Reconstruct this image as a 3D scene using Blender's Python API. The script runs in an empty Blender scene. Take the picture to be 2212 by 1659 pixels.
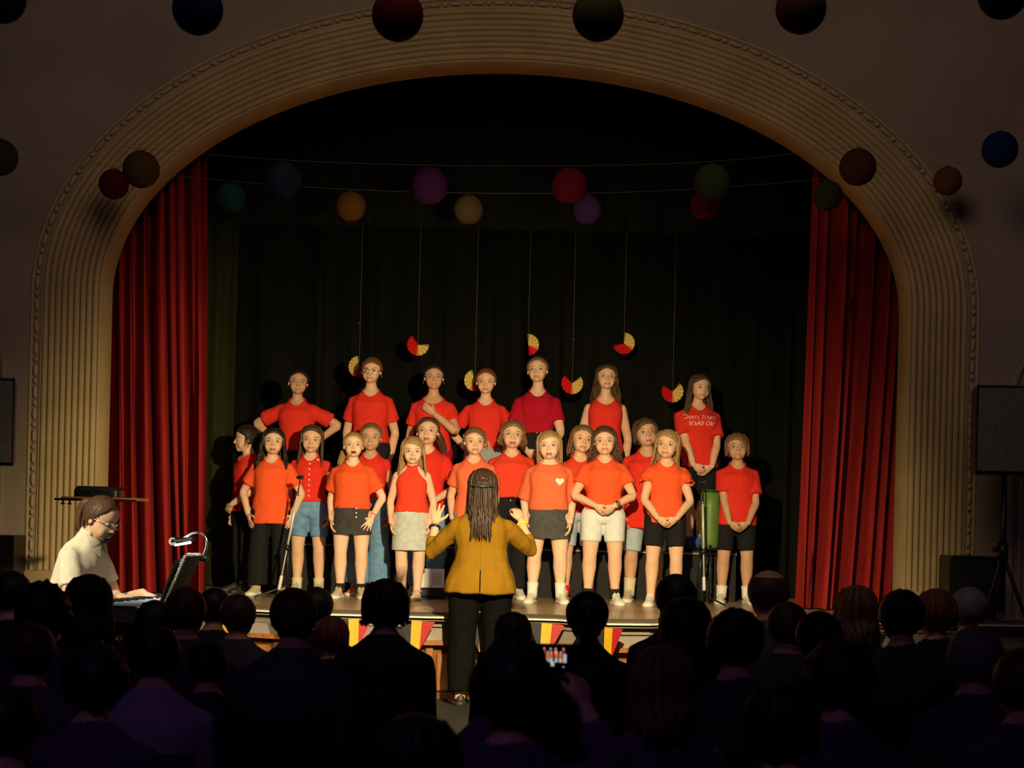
import bpy, math, random
import numpy as np
from mathutils import Vector, Matrix, noise
from mathutils.bvhtree import BVHTree
random.seed(7)
R = math.radians
SC = bpy.context.scene
COL = SC.collection

# ---------------------------------------------------------------- camera
FPX = 3660.0            # focal length in pixels of the 2212 px wide frame
CAMZ = 1.6              # camera height above the hall floor
HOR = 1107.0            # row of the horizon
ROLL = 0.024
cd = bpy.data.cameras.new('camera')
cd.sensor_width = 36.0
cd.lens = 36.0 * FPX / 2212.0
cd.shift_y = (HOR - 829.5) / 2212.0
cd.clip_start = 0.05
cd.clip_end = 100
cd.dof.use_dof = True
cd.dof.focus_distance = 13.4
cd.dof.aperture_fstop = 5.0
cam = bpy.data.objects.new('camera', cd)
COL.objects.link(cam)
cam.matrix_world = Matrix.Translation((0, 0, CAMZ)) @ Matrix.Rotation(math.pi / 2, 4, 'X') @ Matrix.Rotation(ROLL, 4, 'Z')
SC.camera = cam

# ---------------------------------------------------------------- world, lights, exposure
w = bpy.data.worlds.new('hall_darkness')
SC.world = w
w.use_nodes = True
bg = w.node_tree.nodes['Background']
bg.inputs[0].default_value = (0.55, 0.42, 0.75, 1)
bg.inputs[1].default_value = 0.0025
vs = SC.view_settings
vs.view_transform = 'Standard'
vs.look = 'None'
vs.gamma = 1.0
vs.exposure = 0.0
vs.use_curve_mapping = False


def spot(name, loc, target, energy, color, angle, blend, size):
    l = bpy.data.lights.new(name, 'SPOT')
    l.energy = energy
    l.color = color
    l.spot_size = R(angle)
    l.spot_blend = blend
    l.shadow_soft_size = size
    o = bpy.data.objects.new(name, l)
    COL.objects.link(o)
    o.location = loc
    o.rotation_euler = (Vector(target) - Vector(loc)).to_track_quat('-Z', 'Y').to_euler()
    return o


def area(name, loc, target, energy, color, size):
    l = bpy.data.lights.new(name, 'AREA')
    l.energy = energy
    l.color = color
    l.size = size
    l.spread = R(115)
    o = bpy.data.objects.new(name, l)
    COL.objects.link(o)
    o.location = loc
    o.rotation_euler = (Vector(target) - Vector(loc)).to_track_quat('-Z', 'Y').to_euler()
    return o


# the follow spot over the front rows, the side spot on the pianist, dim violet house lights
spot('stage_spot', (0.30, 7.4, 2.75), (-0.40, 13.9, 0.38), 2300, (1.0, 0.79, 0.43), 74, 1.0, 0.06)
spot('pianist_spot', (-4.9, 6.2, 3.9), (-2.45, 10.2, 1.25), 1500, (1.0, 0.88, 0.60), 17, 0.7, 0.06)
area('house_light_violet', (-1.5, 1.0, 6.0), (-1.0, 5.5, 0.8), 5, (0.60, 0.24, 1.0), 1.5)
area('house_light_violet_wall', (-3.5, 5.5, 6.2), (-5.0, 13.2, 3.5), 6, (0.74, 0.46, 0.90), 2.0)
area('house_light_violet_right', (3.5, 5.5, 6.2), (5.0, 13.2, 3.5), 6, (0.74, 0.46, 0.90), 2.0)
area('house_light_wall', (0.0, 6.3, 6.4), (0.0, 13.2, 3.8), 34, (1.0, 0.74, 0.48), 2.5)


# ---------------------------------------------------------------- picture to place
def level(x, y):
    du, dv = x - 1106.0, y - HOR
    c, s = math.cos(ROLL), math.sin(ROLL)
    return du * c + dv * s, -du * s + dv * c


def P(x, y, D):
    u, v = level(x, y)
    return Vector((u * D / FPX, D, CAMZ - v * D / FPX))


def G(x, y, z):
    u, v = level(x, y)
    D = (CAMZ - z) * FPX / v
    return Vector((u * D / FPX, D, z))


# ---------------------------------------------------------------- materials
MATS = {}


def mat(name, color, rough=0.6, metal=0.0, spec=0.4, noise_scale=None, noise_amt=0.15, bump=None, bump_scale=60, stretch=(1, 1, 1), emit=None, emit_strength=0, sheen=0, trans=0, coat=0, wave=None):
    if name in MATS:
        return MATS[name]
    m = bpy.data.materials.new(name)
    m.use_nodes = True
    nt = m.node_tree
    b = nt.nodes['Principled BSDF']
    b.inputs['Base Color'].default_value = (*color, 1)
    b.inputs['Roughness'].default_value = rough
    b.inputs['Metallic'].default_value = metal
    b.inputs['Specular IOR Level'].default_value = spec
    if sheen:
        b.inputs['Sheen Weight'].default_value = sheen
    if coat:
        b.inputs['Coat Weight'].default_value = coat
    if trans:
        b.inputs['Transmission Weight'].default_value = trans
    if emit:
        b.inputs['Emission Color'].default_value = (*emit, 1)
        b.inputs['Emission Strength'].default_value = emit_strength
    tc = nt.nodes.new('ShaderNodeTexCoord')
    mp = nt.nodes.new('ShaderNodeMapping')
    mp.inputs['Scale'].default_value = stretch
    nt.links.new(tc.outputs['Object'], mp.inputs['Vector'])
    if noise_scale:
        n = nt.nodes.new('ShaderNodeTexNoise')
        n.inputs['Scale'].default_value = noise_scale
        n.inputs['Detail'].default_value = 5
        nt.links.new(mp.outputs['Vector'], n.inputs['Vector'])
        r = nt.nodes.new('ShaderNodeValToRGB')
        lo = [max(0, c * (1 - noise_amt)) for c in color]
        hi = [min(1, c * (1 + noise_amt)) for c in color]
        r.color_ramp.elements[0].position = 0.3
        r.color_ramp.elements[1].position = 0.7
        r.color_ramp.elements[0].color = (*lo, 1)
        r.color_ramp.elements[1].color = (*hi, 1)
        nt.links.new(n.outputs['Fac'], r.inputs['Fac'])
        nt.links.new(r.outputs['Color'], b.inputs['Base Color'])
    if bump:
        n2 = nt.nodes.new('ShaderNodeTexNoise')
        n2.inputs['Scale'].default_value = bump_scale
        n2.inputs['Detail'].default_value = 3
        nt.links.new(mp.outputs['Vector'], n2.inputs['Vector'])
        bn = nt.nodes.new('ShaderNodeBump')
        bn.inputs['Strength'].default_value = bump
        bn.inputs['Distance'].default_value = 0.01
        nt.links.new(n2.outputs['Fac'], bn.inputs['Height'])
        nt.links.new(bn.outputs['Normal'], b.inputs['Normal'])
    MATS[name] = m
    return m


def cloth(name, color, amt=0.12, rough=0.85):
    return mat(name, color, rough, spec=0.15, noise_scale=22, noise_amt=amt * .45, bump=0.25, bump_scale=260, sheen=0.0)


def hairmat(name, color):
    return mat(name, color, 0.5, spec=0.35, noise_scale=70, noise_amt=0.28, bump=0.12, bump_scale=90, stretch=(1.6, 1.6, 0.10))


def skinmat(name, color):
    return mat(name, color, 0.55, spec=0.3, noise_scale=14, noise_amt=0.06)


# ---------------------------------------------------------------- mesh kit
class MB:
    def __init__(s):
        s.V = []
        s.F = []
        s.M = []
        s.n = 0

    def add(s, VF, m=0):
        V, F = VF[0], VF[1]
        V = np.asarray(V, float)
        s.V.append(V)
        k = s.n
        for f in F:
            s.F.append(tuple(int(i) + k for i in f))
        if len(VF) > 2:
            s.M.extend(VF[2])
        else:
            s.M.extend([m] * len(F))
        s.n += len(V)
        return s

    def arr(s):
        return np.vstack(s.V), s.F


def mesh_of(name, V, F, mats, M=None, smooth=True):
    me = bpy.data.meshes.new(name)
    me.from_pydata([tuple(v) for v in V], [], F)
    for m in mats:
        me.materials.append(m)
    if M is not None and len(mats) > 1:
        me.polygons.foreach_set('material_index', np.asarray(M, dtype=np.int32))
    if smooth:
        me.polygons.foreach_set('use_smooth', np.ones(len(me.polygons), dtype=bool))
    me.update()
    return me


def link(name, data, parent=None, loc=None):
    o = bpy.data.objects.new(name, data)
    COL.objects.link(o)
    if parent is not None:
        o.parent = parent
    if loc is not None:
        o.location = loc
    return o


def obj(name, mb, mats, parent=None, smooth=True, loc=None):
    if not isinstance(mats, (list, tuple)):
        mats = [mats]
    V, F = mb.arr()
    return link(name, mesh_of(name, V, F, mats, mb.M, smooth), parent, loc)


def tag(o, label, cat=None, group=None, kind=None):
    o['label'] = label
    if cat:
        o['category'] = cat
    if group:
        o['group'] = group
    if kind:
        o['kind'] = kind
    return o


def thing(name, label, cat, loc=(0, 0, 0), rz=0, group=None):
    o = bpy.data.objects.new(name, None)
    o.empty_display_size = 0.1
    COL.objects.link(o)
    o.location = loc
    o.rotation_euler = (0, 0, rz)
    return tag(o, label, cat, group)


def struct(o):
    o['kind'] = 'structure'
    return o


def copy_tree(o, parent=None):
    c = o.copy()
    COL.objects.link(c)
    c.parent = parent
    for ch in o.children:
        copy_tree(ch, c)
    return c


def nrm(v):
    v = np.asarray(v, float)
    return v / (np.linalg.norm(v) + 1e-12)


def box(c, s, bev=0.0, rot=None):
    hx, hy, hz = s[0] / 2, s[1] / 2, s[2] / 2
    b = min(bev, hx * .9, hy * .9, hz * .9)
    if b <= 0:
        V = [(x, y, z) for x in (-hx, hx) for y in (-hy, hy) for z in (-hz, hz)]
        F = [(0, 1, 3, 2), (4, 6, 7, 5), (0, 4, 5, 1), (2, 3, 7, 6), (0, 2, 6, 4), (1, 5, 7, 3)]
    else:
        V = []
        idx = {}
        for i, sx in enumerate((-1, 1)):
            for j, sy in enumerate((-1, 1)):
                for k, sz in enumerate((-1, 1)):
                    for a in range(3):
                        p = [sx * (hx - b), sy * (hy - b), sz * (hz - b)]
                        p[a] = (sx * hx, sy * hy, sz * hz)[a]
                        idx[(i, j, k, a)] = len(V)
                        V.append(p)
        F = []
        for i in (0, 1):
            q = [idx[(i, 0, 0, 0)], idx[(i, 1, 0, 0)], idx[(i, 1, 1, 0)], idx[(i, 0, 1, 0)]]
            F.append(q if i else q[::-1])
            q = [idx[(0, i, 0, 1)], idx[(0, i, 1, 1)], idx[(1, i, 1, 1)], idx[(1, i, 0, 1)]]
            F.append(q if i else q[::-1])
            q = [idx[(0, 0, i, 2)], idx[(1, 0, i, 2)], idx[(1, 1, i, 2)], idx[(0, 1, i, 2)]]
            F.append(q if i else q[::-1])
        for i in (0, 1):
            for j in (0, 1):
                F.append([idx[(i, j, 0, 0)], idx[(i, j, 1, 0)], idx[(i, j, 1, 1)], idx[(i, j, 0, 1)]])
                F.append([idx[(i, 0, j, 0)], idx[(i, 1, j, 0)], idx[(i, 1, j, 2)], idx[(i, 0, j, 2)]])
                F.append([idx[(0, i, j, 1)], idx[(1, i, j, 1)], idx[(1, i, j, 2)], idx[(0, i, j, 2)]])
                for k in (0, 1):
                    F.append([idx[(i, j, k, 0)], idx[(i, j, k, 1)], idx[(i, j, k, 2)]])
        V = np.array(V, float)
        out = []
        for f in F:
            ctr = V[f].mean(0)
            n = np.cross(V[f[1]] - V[f[0]], V[f[2]] - V[f[0]])
            out.append(tuple(f) if n @ ctr > 0 else tuple(f[::-1]))
        F = out
    V = np.array(V, float)
    if rot is not None:
        V = V @ np.array(rot.to_3x3()).T
    return V + np.asarray(c, float), F


def ellipsoid(c, r, nu=16, nv=10, rot=None):
    V = [(0, 0, 1)]
    for i in range(1, nv):
        t = math.pi * i / nv
        for j in range(nu):
            p = 2 * math.pi * j / nu
            V.append((math.sin(t) * math.cos(p), math.sin(t) * math.sin(p), math.cos(t)))
    V.append((0, 0, -1))
    F = []
    for j in range(nu):
        F.append((0, 1 + j, 1 + (j + 1) % nu))
    for i in range(nv - 2):
        a = 1 + i * nu
        for j in range(nu):
            F.append((a + j, a + nu + j, a + nu + (j + 1) % nu, a + (j + 1) % nu))
    a = 1 + (nv - 2) * nu
    for j in range(nu):
        F.append((a + j, len(V) - 1, a + (j + 1) % nu))
    r = (r, r, r) if np.isscalar(r) else r
    V = np.array(V) * np.array(r)
    if rot is not None:
        V = V @ np.array(rot.to_3x3()).T
    return V + np.asarray(c, float), F


def loft(rings, cap0=True, cap1=True, closed=True):
    n = len(rings[0])
    V = np.vstack(rings)
    F = []
    for i in range(len(rings) - 1):
        for j in range(n if closed else n - 1):
            k = (j + 1) % n
            F.append((i * n + j, i * n + k, (i + 1) * n + k, (i + 1) * n + j))
    if cap0:
        F.append(tuple(range(n - 1, -1, -1)))
    if cap1:
        F.append(tuple((len(rings) - 1) * n + j for j in range(n)))
    return V, F


def tube(pts, rad, seg=10, side=None, cap='flat', closed=False):
    """tube along pts; rad: scalars or (ra along side, rb across)."""
    pts = [np.asarray(p, float) for p in pts]
    n = len(pts)
    if np.isscalar(rad):
        rad = [rad] * n
    T = []
    for i in range(n):
        if closed:
            T.append(nrm(pts[(i + 1) % n] - pts[i - 1]))
        else:
            a, b = pts[max(i - 1, 0)], pts[min(i + 1, n - 1)]
            T.append(nrm(b - a))
    if side is None:
        side = np.array([1, 0, 0]) if abs(T[0][0]) < 0.8 else np.array([0, 1, 0])
    u = np.asarray(side, float)
    rings = []
    for i in range(n):
        u = u - T[i] * (u @ T[i])
        u = nrm(u)
        v = np.cross(T[i], u)
        ra, rb = (rad[i], rad[i]) if np.isscalar(rad[i]) else rad[i]
        rings.append(np.array([pts[i] + u * ra * math.cos(2 * math.pi * k / seg) + v * rb * math.sin(2 * math.pi * k / seg) for k in range(seg)]))
    if closed:
        V = np.vstack(rings)
        F = []
        for i in range(n):
            for k in range(seg):
                a, b = i, (i + 1) % n
                F.append((a * seg + k, a * seg + (k + 1) % seg, b * seg + (k + 1) % seg, b * seg + k))
        return V, F
    if cap == 'round':
        ra = rad[0] if np.isscalar(rad[0]) else min(rad[0])
        rb = rad[-1] if np.isscalar(rad[-1]) else min(rad[-1])
        pre, post = [], []
        for q in (0.95, 0.7, 0.35):
            f = math.sqrt(1 - q * q)
            pre.append(pts[0] - T[0] * ra * q + (rings[0] - pts[0]) * f)
            post.insert(0, pts[-1] + T[-1] * rb * q + (rings[-1] - pts[-1]) * f)
        rings = pre + rings + post
    return loft(rings)


def chain_caps(pts, rad, seg=12, sub=3, side=None):
    """smoothly interpolated tube through joints"""
    pts = np.array(pts, float)
    n = len(pts)
    Q, Rr = [], []
    for i in range(n - 1):
        p0, p1, p2, p3 = pts[max(i - 1, 0)], pts[i], pts[i + 1], pts[min(i + 2, n - 1)]
        for k in range(sub):
            t = k / sub
            Q.append(0.5 * ((2 * p1) + (-p0 + p2) * t + (2 * p0 - 5 * p1 + 4 * p2 - p3) * t * t + (-p0 + 3 * p1 - 3 * p2 + p3) * t ** 3))
            a, b = rad[i], rad[i + 1]
            if np.isscalar(a) and np.isscalar(b):
                Rr.append(a + (b - a) * t)
            else:
                a = (a, a) if np.isscalar(a) else a
                b = (b, b) if np.isscalar(b) else b
                Rr.append((a[0] + (b[0] - a[0]) * t, a[1] + (b[1] - a[1]) * t))
    Q.append(pts[-1])
    Rr.append(rad[-1])
    return tube(Q, Rr, seg, side=side, cap='round')


def sring(cx, cy, z, a, b, n=28, p=2.4):
    out = []
    for k in range(n):
        t = 2 * math.pi * k / n
        c, s = math.cos(t), math.sin(t)
        out.append((cx + a * math.copysign(abs(c) ** (2 / p), c), cy + b * math.copysign(abs(s) ** (2 / p), s), z))
    return np.array(out)


def remesh(V, F, voxel, it=3, fac=0.5):
    me = bpy.data.meshes.new('tmp')
    me.from_pydata([tuple(v) for v in V], [], F)
    o = bpy.data.objects.new('tmp', me)
    COL.objects.link(o)
    m = o.modifiers.new('r', 'REMESH')
    m.mode = 'VOXEL'
    m.voxel_size = voxel
    dg = bpy.context.evaluated_depsgraph_get()
    ev = o.evaluated_get(dg)
    em = ev.to_mesh()
    nv, nf = len(em.vertices), len(em.polygons)
    v = np.empty(nv * 3)
    em.vertices.foreach_get('co', v)
    v = v.reshape(-1, 3)
    ls = np.empty(nf, dtype=np.int32)
    em.polygons.foreach_get('loop_total', ls)
    li = np.empty(int(ls.sum()), dtype=np.int32)
    em.loops.foreach_get('vertex_index', li)
    f = li.reshape(-1, 4) if (ls == 4).all() else None
    if f is None:
        f = []
        k = 0
        for q in ls:
            f.append(tuple(li[k:k + q]) if q == 4 else tuple(li[k:k + q]) + (li[k + q - 1],) * (4 - q))
            k += q
        f = np.array(f)
    ev.to_mesh_clear()
    bpy.data.objects.remove(o)
    bpy.data.meshes.remove(me)
    v = lap(v, f, it, fac)
    return v, f


def lap(v, f, it, fac):
    if it:
        e = np.vstack([f[:, [0, 1]], f[:, [1, 2]], f[:, [2, 3]], f[:, [3, 0]]])
        cnt = np.bincount(e[:, 0], minlength=len(v)) + np.bincount(e[:, 1], minlength=len(v))
        cnt = np.maximum(cnt, 1)[:, None]
        for _ in range(it):
            s = np.stack([np.bincount(e[:, 0], v[e[:, 1], k], len(v)) + np.bincount(e[:, 1], v[e[:, 0], k], len(v)) for k in range(3)], 1)
            v = v + fac * (s / cnt - v)
    return v


def vnormals(v, f):
    n = np.cross(v[f[:, 2]] - v[f[:, 0]], v[f[:, 3]] - v[f[:, 1]])
    vn = np.zeros_like(v)
    for k in range(4):
        for a in range(3):
            vn[:, a] += np.bincount(f[:, k], n[:, a], len(v))
    return vn / (np.linalg.norm(vn, axis=1)[:, None] + 1e-12), n / (np.linalg.norm(n, axis=1)[:, None] + 1e-12)


def tf(M, V):
    M = np.array(M)
    return V @ M[:3, :3].T + M[:3, 3]


# ================================================================ people
def make_head(mouth='closed', fine=True):
    mb = MB()
    mb.add(ellipsoid((0, .07, .615), (.352, .43, .385), 24, 16))
    mb.add(ellipsoid((0, -.085, .375), (.305, .285, .375), 24, 16))
    mb.add(ellipsoid((0, -.245, .09), (.11, .10, .085)))
    for s in (-1, 1):
        mb.add(ellipsoid((s * .14, -.205, .29), (.135, .125, .17)))
        mb.add(ellipsoid((s * .348, .06, .43), (.030, .075, .115), 14, 10, Matrix.Rotation(R(12 * s), 4, 'Z')))
        mb.add(ellipsoid((s * .046, -.385, .335), (.032, .036, .030)))
    mb.add(tube([(0, -.345, .53), (0, -.39, .43), (0, -.43, .355)], [.030, .034, .040], 10, cap='round'))
    mb.add(ellipsoid((0, -.418, .345), (.046, .046, .040)))
    mb.add(ellipsoid((0, -.362, .225), (.10, .032, .024)))
    mb.add(ellipsoid((0, -.355, .175 if mouth == 'closed' else .135), (.085, .032, .026)))
    mb.add(tube([(0, .05, .3), (0, .075, .0), (0, .085, -.42)], [.19, .185, .205], 18, cap='round'))
    v, f = remesh(*mb.arr(), 0.026 if fine else 0.05, 3)
    for s in (-1, 1):
        m = v[:, 1] < -.12
        g = np.exp(-((v[:, 0] - s * .15) / .085) ** 2 - ((v[:, 2] - .485) / .05) ** 2)
        v[m, 1] += .030 * g[m]
    out = MB()
    c = v[f].mean(1)
    M = np.zeros(len(f), int)
    lo = .13 if mouth == 'closed' else .085
    lip = (c[:, 1] < -.30) & (((c[:, 0] / .115) ** 2 + ((c[:, 2] - (.25 + lo) / 2) / ((.25 - lo) / 2)) ** 2) < 1)
    M[lip] = 1
    out.add((v, [tuple(q) for q in f], list(M)))
    if fine:
        if mouth == 'closed':
            out.add(tube([(-.085, -.352, .203), (-.04, -.384, .202), (0, -.388, .2), (.04, -.384, .202), (.085, -.352, .203)], [.004, .006, .006, .006, .004], 6), 4)
        else:
            out.add(ellipsoid((0, -.352, .172), (.085, .04, .05 if mouth == 'open' else .022), 14, 8), 4)
            if mouth == 'sing':
                out.add(ellipsoid((0, -.362, .187), (.055, .034, .012), 10, 6), 2)
        for s in (-1, 1):
            E, EF = ellipsoid((s * .15, -.306, .475), (.078, .052, .036), 20, 12)
            EM = []
            for q in EF:
                cc = E[list(q)].mean(0)
                dx = cc[0] - s * .15
                EM.append(3 if (abs(dx) < .030 and cc[1] < -.31) else 2)
            out.add((E, EF, EM))
            out.add(tube([(s * .15 - .088, -.322, .482), (s * .15 - .04, -.352, .508), (s * .15 + .03, -.354, .511), (s * .15 + .088, -.322, .485)], [.003, .006, .006, .003], 6), 4)
            out.add(tube([(s * .07, -.372, .57), (s * .13, -.374, .592), (s * .19, -.35, .59), (s * .245, -.305, .57)], [.004, .008, .007, .003], 6), 5)
    V, F = out.arr()
    return V, F, out.M


def make_hand(curl=0.5, spread=0.05, thumb=0.5):
    """wrist at origin, fingers down -z, palm faces -y, thumb on +x"""
    mb = MB()
    mb.add(tube([(0, 0, .06), (0, 0, -.08), (.0, -.005, -.26), (0, -.01, -.46)], [(.125, .1), (.15, .095), (.205, .095), (.2, .075)], 16, side=(1, 0, 0), cap='round'))
    for k, (x, L, r) in enumerate(((.155, .40, .052), (.052, .46, .054), (-.052, .43, .052), (-.152, .33, .046))):
        p = np.array([x, -.01, -.44])
        pts = [p + np.array([0, 0, .06]), p]
        a = curl * .35
        sp = spread * (1.5 - k)
        for q, l in enumerate((.42, .32, .26)):
            p = p + L * l * np.array([math.sin(sp), -math.sin(a), -math.cos(a)])
            pts.append(p)
            a += curl * (.75 if q == 0 else .6)
        mb.add(chain_caps(pts, [r, r * 1.04, r * .98, r * .9, r * .76], 8, 2))
    t = thumb
    pts = [(.09, -.03, -.12), (.09 + .13 * t + .05, -.07, -.24), (.09 + .26 * t + .06, -.12, -.37), (.09 + .30 * t + .06, -.16, -.48)]
    mb.add(chain_caps(pts, [.085, .068, .056, .043], 8, 2))
    return remesh(*mb.arr(), 0.028, 1, .5)


HEADS = {'closed': make_head('closed'), 'open': make_head('open'), 'sing': make_head('sing'), 'back': make_head('closed', False)}
HANDS = {'relax': make_hand(.55, .04, .45), 'open': make_hand(.22, .22, 1.0), 'curl': make_hand(1.05, .01, .3), 'flat': make_hand(.25, .05, .5)}

# torso section table: fraction of height, half width, half depth, y shift (in heights)
TORSO = [(.455, .064, .055, .004), (.475, .088, .067, .004), (.52, .096, .072, .006), (.56, .090, .067, .003), (.61, .078, .059, 0), (.66, .080, .060, -.002),
         (.71, .086, .063, -.003), (.75, .088, .060, 0), (.775, .083, .054, .003), (.793, .071, .047, .006), (.807, .056, .042, .008), (.820, .042, .038, .010), (.836, .032, .034, .012)]


def trow(fr):
    for i in range(len(TORSO) - 1):
        a, b = TORSO[i], TORSO[i + 1]
        if fr <= b[0]:
            t = max(0, (fr - a[0]) / (b[0] - a[0]))
            return [a[k] + (b[k] - a[k]) * t for k in range(4)]
    return list(TORSO[-1])


def ik(S, Wt, a, b, hint):
    S, Wt = np.array(S, float), np.array(Wt, float)
    d = Wt - S
    L = np.linalg.norm(d)
    if L > (a + b) * .998:
        Wt = S + d / L * (a + b) * .998
        L = (a + b) * .998
    d = nrm(Wt - S)
    x = (a * a - b * b + L * L) / (2 * L)
    h = math.sqrt(max(0, a * a - x * x))
    q = np.array(hint, float)
    q = q - d * (q @ d)
    return S + d * x + nrm(q) * h, Wt


def wrinkle(v, f, amp, seed, sc=9.0, stretch=(1, 1, .45)):
    vn, _ = vnormals(v, f)
    o = Vector((seed * 3.1, seed * 1.7, seed * .9))
    st = Vector(stretch)
    d = np.empty(len(v))
    for i, p in enumerate(v):
        q = Vector((p[0] * st.x, p[1] * st.y, p[2] * st.z)) * sc + o
        d[i] = noise.noise(q) + .5 * noise.noise(q * 2.3)
    return v + vn * (d * amp)[:, None]


class Body:
    pass


def skeleton(H, hh, Wd=1.0, drop=0.0, sit=None, lean=0.0, stance=.055, legs=None, arms=None, sh=.087):
    b = Body()
    b.H, b.hh, b.Wd, b.drop = H, hh, Wd, drop
    hipz = .5 * H if sit is None else sit + .05 * H
    b.MT = Matrix.Translation((0, 0, hipz)) @ Matrix.Rotation(lean, 4, 'X') @ Matrix.Translation((0, 0, -.5 * H))
    b.hipz = hipz
    tp = lambda p: tf(b.MT, np.array([p], float))[0]
    b.tp = tp
    b.leg = {}
    b.arm = {}
    for s in (-1, 1):
        hip = np.array([s * .056 * H * Wd, 0, hipz])
        if sit is None:
            st = stance * H
            kx = (hip[0] + s * st) / 2 + s * .003 * H
            knee, ank = np.array([kx, -.006 * H, .272 * H]), np.array([s * st, .008 * H, .05 * H])
        else:
            knee = np.array([s * .085 * H, -.235 * H, hipz + .005])
            ank = np.array([s * .075 * H, -.23 * H, .05 * H])
        if legs and s in legs:
            knee, ank = np.array(legs[s][0]), np.array(legs[s][1])
        b.leg[s] = (hip, knee, ank)
        S = tp((s * sh * H * Wd, .006 * H, .757 * H))
        spec = (arms or {}).get(s, 'down')
        la, lb = .172 * H, .148 * H
        hint = (s * .5, .6, 0)
        hand = ('relax', None, (0, -1, -.2))
        if spec == 'down':
            Wt = np.array([s * (.117 * H * max(1, Wd)), -.015 * H, .468 * H])
            hint = (s * .35, .8, 0)
        elif spec == 'wide':
            Wt = np.array([s * .134 * H, -.02 * H, .482 * H])
            hint = (s * .7, .5, 0)
            hand = ('open', None, (-s * .5, -1, 0))
        elif spec == 'behind':
            Wt = np.array([s * .09 * H, .09 * H, .52 * H])
            hint = (s, .3, 0)
        elif spec == 'akimbo':
            Wt = np.array([s * .125 * H, .02 * H, .585 * H])
            hint = (s, .1, .1)
            hand = ('curl', (-s * .8, -.1, -.5), (0, -1, .3))
        elif spec == 'lap':
            Wt = np.array([s * .06 * H, -.17 * H, hipz + .075 * H])
            hint = (s * .35, .5, -1)
            hand = ('relax', (-s * .5, -.8, -.1), (0, -.3, 1))
        else:
            if isinstance(spec, tuple) and spec[0] == 'clasp':
                z, over = spec[1], spec[2]
                dy = -.022 if over else 0
                Wt = np.array([s * .055 * H, (-.118 + dy) * H * max(1, Wd), z * H])
                hint = (s, .45, 0)
                hand = ('curl' if over else 'relax', (-s * .75, -.05, -.62), (0, -.45, .9))
            else:
                Wt = np.array(spec['w'])
                hint = spec.get('hint', hint)
                hand = (spec.get('hand', 'relax'), spec.get('dir'), spec.get('thumb', (0, -1, 0)))
        E, Wt = ik(S, Wt, la, lb, hint)
        b.arm[s] = (S, E, Wt, hand)
    return b


def hand_arrays(b, s):
    S, E, Wt, (kind, d, th) = b.arm[s]
    f = nrm(d if d is not None else Wt - E)
    Z = -f
    X = np.array(th, float)
    X = nrm(X - Z * (X @ Z))
    Y = s * np.cross(Z, X)
    L = .107 * b.H
    M = np.eye(4)
    M[:3, 0], M[:3, 1], M[:3, 2], M[:3, 3] = X * L, Y * L, Z * L, Wt
    v, ff = HANDS[kind]
    fl = [tuple(q) for q in ff] if s > 0 else [tuple(q[::-1]) for q in ff]
    return tf(M, v), fl


def head_matrix(b, yaw=0, pitch=0, roll=0):
    hh = b.hh
    piv = Vector((0, .10, .12))
    base = Matrix.Translation(Vector(b.tp((0, -.012 * b.H, b.H - hh * 1.03 - b.drop))))
    rot = Matrix.Rotation(yaw, 4, 'Z') @ Matrix.Rotation(pitch, 4, 'X') @ Matrix.Rotation(roll, 4, 'Y')
    return base @ Matrix.Scale(hh, 4) @ Matrix.Translation(piv) @ rot @ Matrix.Translation(-piv)


def body_mesh(b, head, HM, mats, voxel, hands=True, feet=False, headw=1.0, sole=0):
    H, Wd = b.H, b.Wd
    mb = MB()
    mb.add(loft([tf(b.MT, sring(0, y * H, z * H, a * H * Wd, d * H * Wd)) for z, a, d, y in TORSO]))
    mb.add(tube([b.tp((0, .012 * H, .80 * H)), b.tp((0, .006 * H, .845 * H))], [.042 * H, .031 * H], 14, cap='round'))
    for s in (-1, 1):
        hip, knee, ank = b.leg[s]
        w_ = Wd
        mid = (hip + knee) / 2
        calf = knee + (ank - knee) * .3 + np.array([0, .010 * H, 0])
        low = knee + (ank - knee) * .72 + np.array([0, .003 * H, 0])
        mb.add(chain_caps([hip, mid, knee, calf, low, ank, ank + np.array([0, 0, -.02 * H])],
                          [.060 * H * w_, .0495 * H * w_, .0372 * H * w_, .0385 * H * w_, .0275 * H, .0245 * H, .024 * H], 14, 3))
        if feet:
            fy = ank[1]
            mb.add(chain_caps([ank + np.array([0, .012 * H, -.01 * H]), (ank[0], fy - .04 * H, .032 * H + sole), (ank[0] + s * .004 * H, fy - .085 * H, .018 * H + sole)],
                              [.026 * H, (.026 * H, .022 * H), (.032 * H, .014 * H)], 12, 3, side=(1, 0, 0)))
            for t in range(5):
                x = ank[0] + s * (-.024 + t * .013) * H
                q = .108 - .006 * t
                mb.add(chain_caps([(x, fy - .08 * H, .016 * H + sole), (x, fy - q * H, .012 * H + sole)], [.010 * H, .0085 * H if t else .011 * H], 8, 2))
        S, E, Wt, _ = b.arm[s]
        mb.add(ellipsoid(S + np.array([0, 0, -.004 * H]), .031 * H, 14, 10))
        fo = E + (Wt - E) * .3
        mb.add(chain_caps([S, (S + E) / 2, E, fo, Wt], [.030 * H, .0280 * H * min(1.1, Wd), .0238 * H, .0245 * H, .0175 * H], 12, 3))
    v, f = remesh(*mb.arr(), voxel, 3)
    out = MB()
    out.add((v, [tuple(q) for q in f]))
    hv, hf, hm = head
    out.add((tf(HM, hv), hf, hm))
    if hands:
        for s in (-1, 1):
            out.add(hand_arrays(b, s))
    V, F = out.arr()
    return mesh_of('body', V, F, mats, out.M)


def cut(v, f, mask):
    return v, f[~mask]


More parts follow.
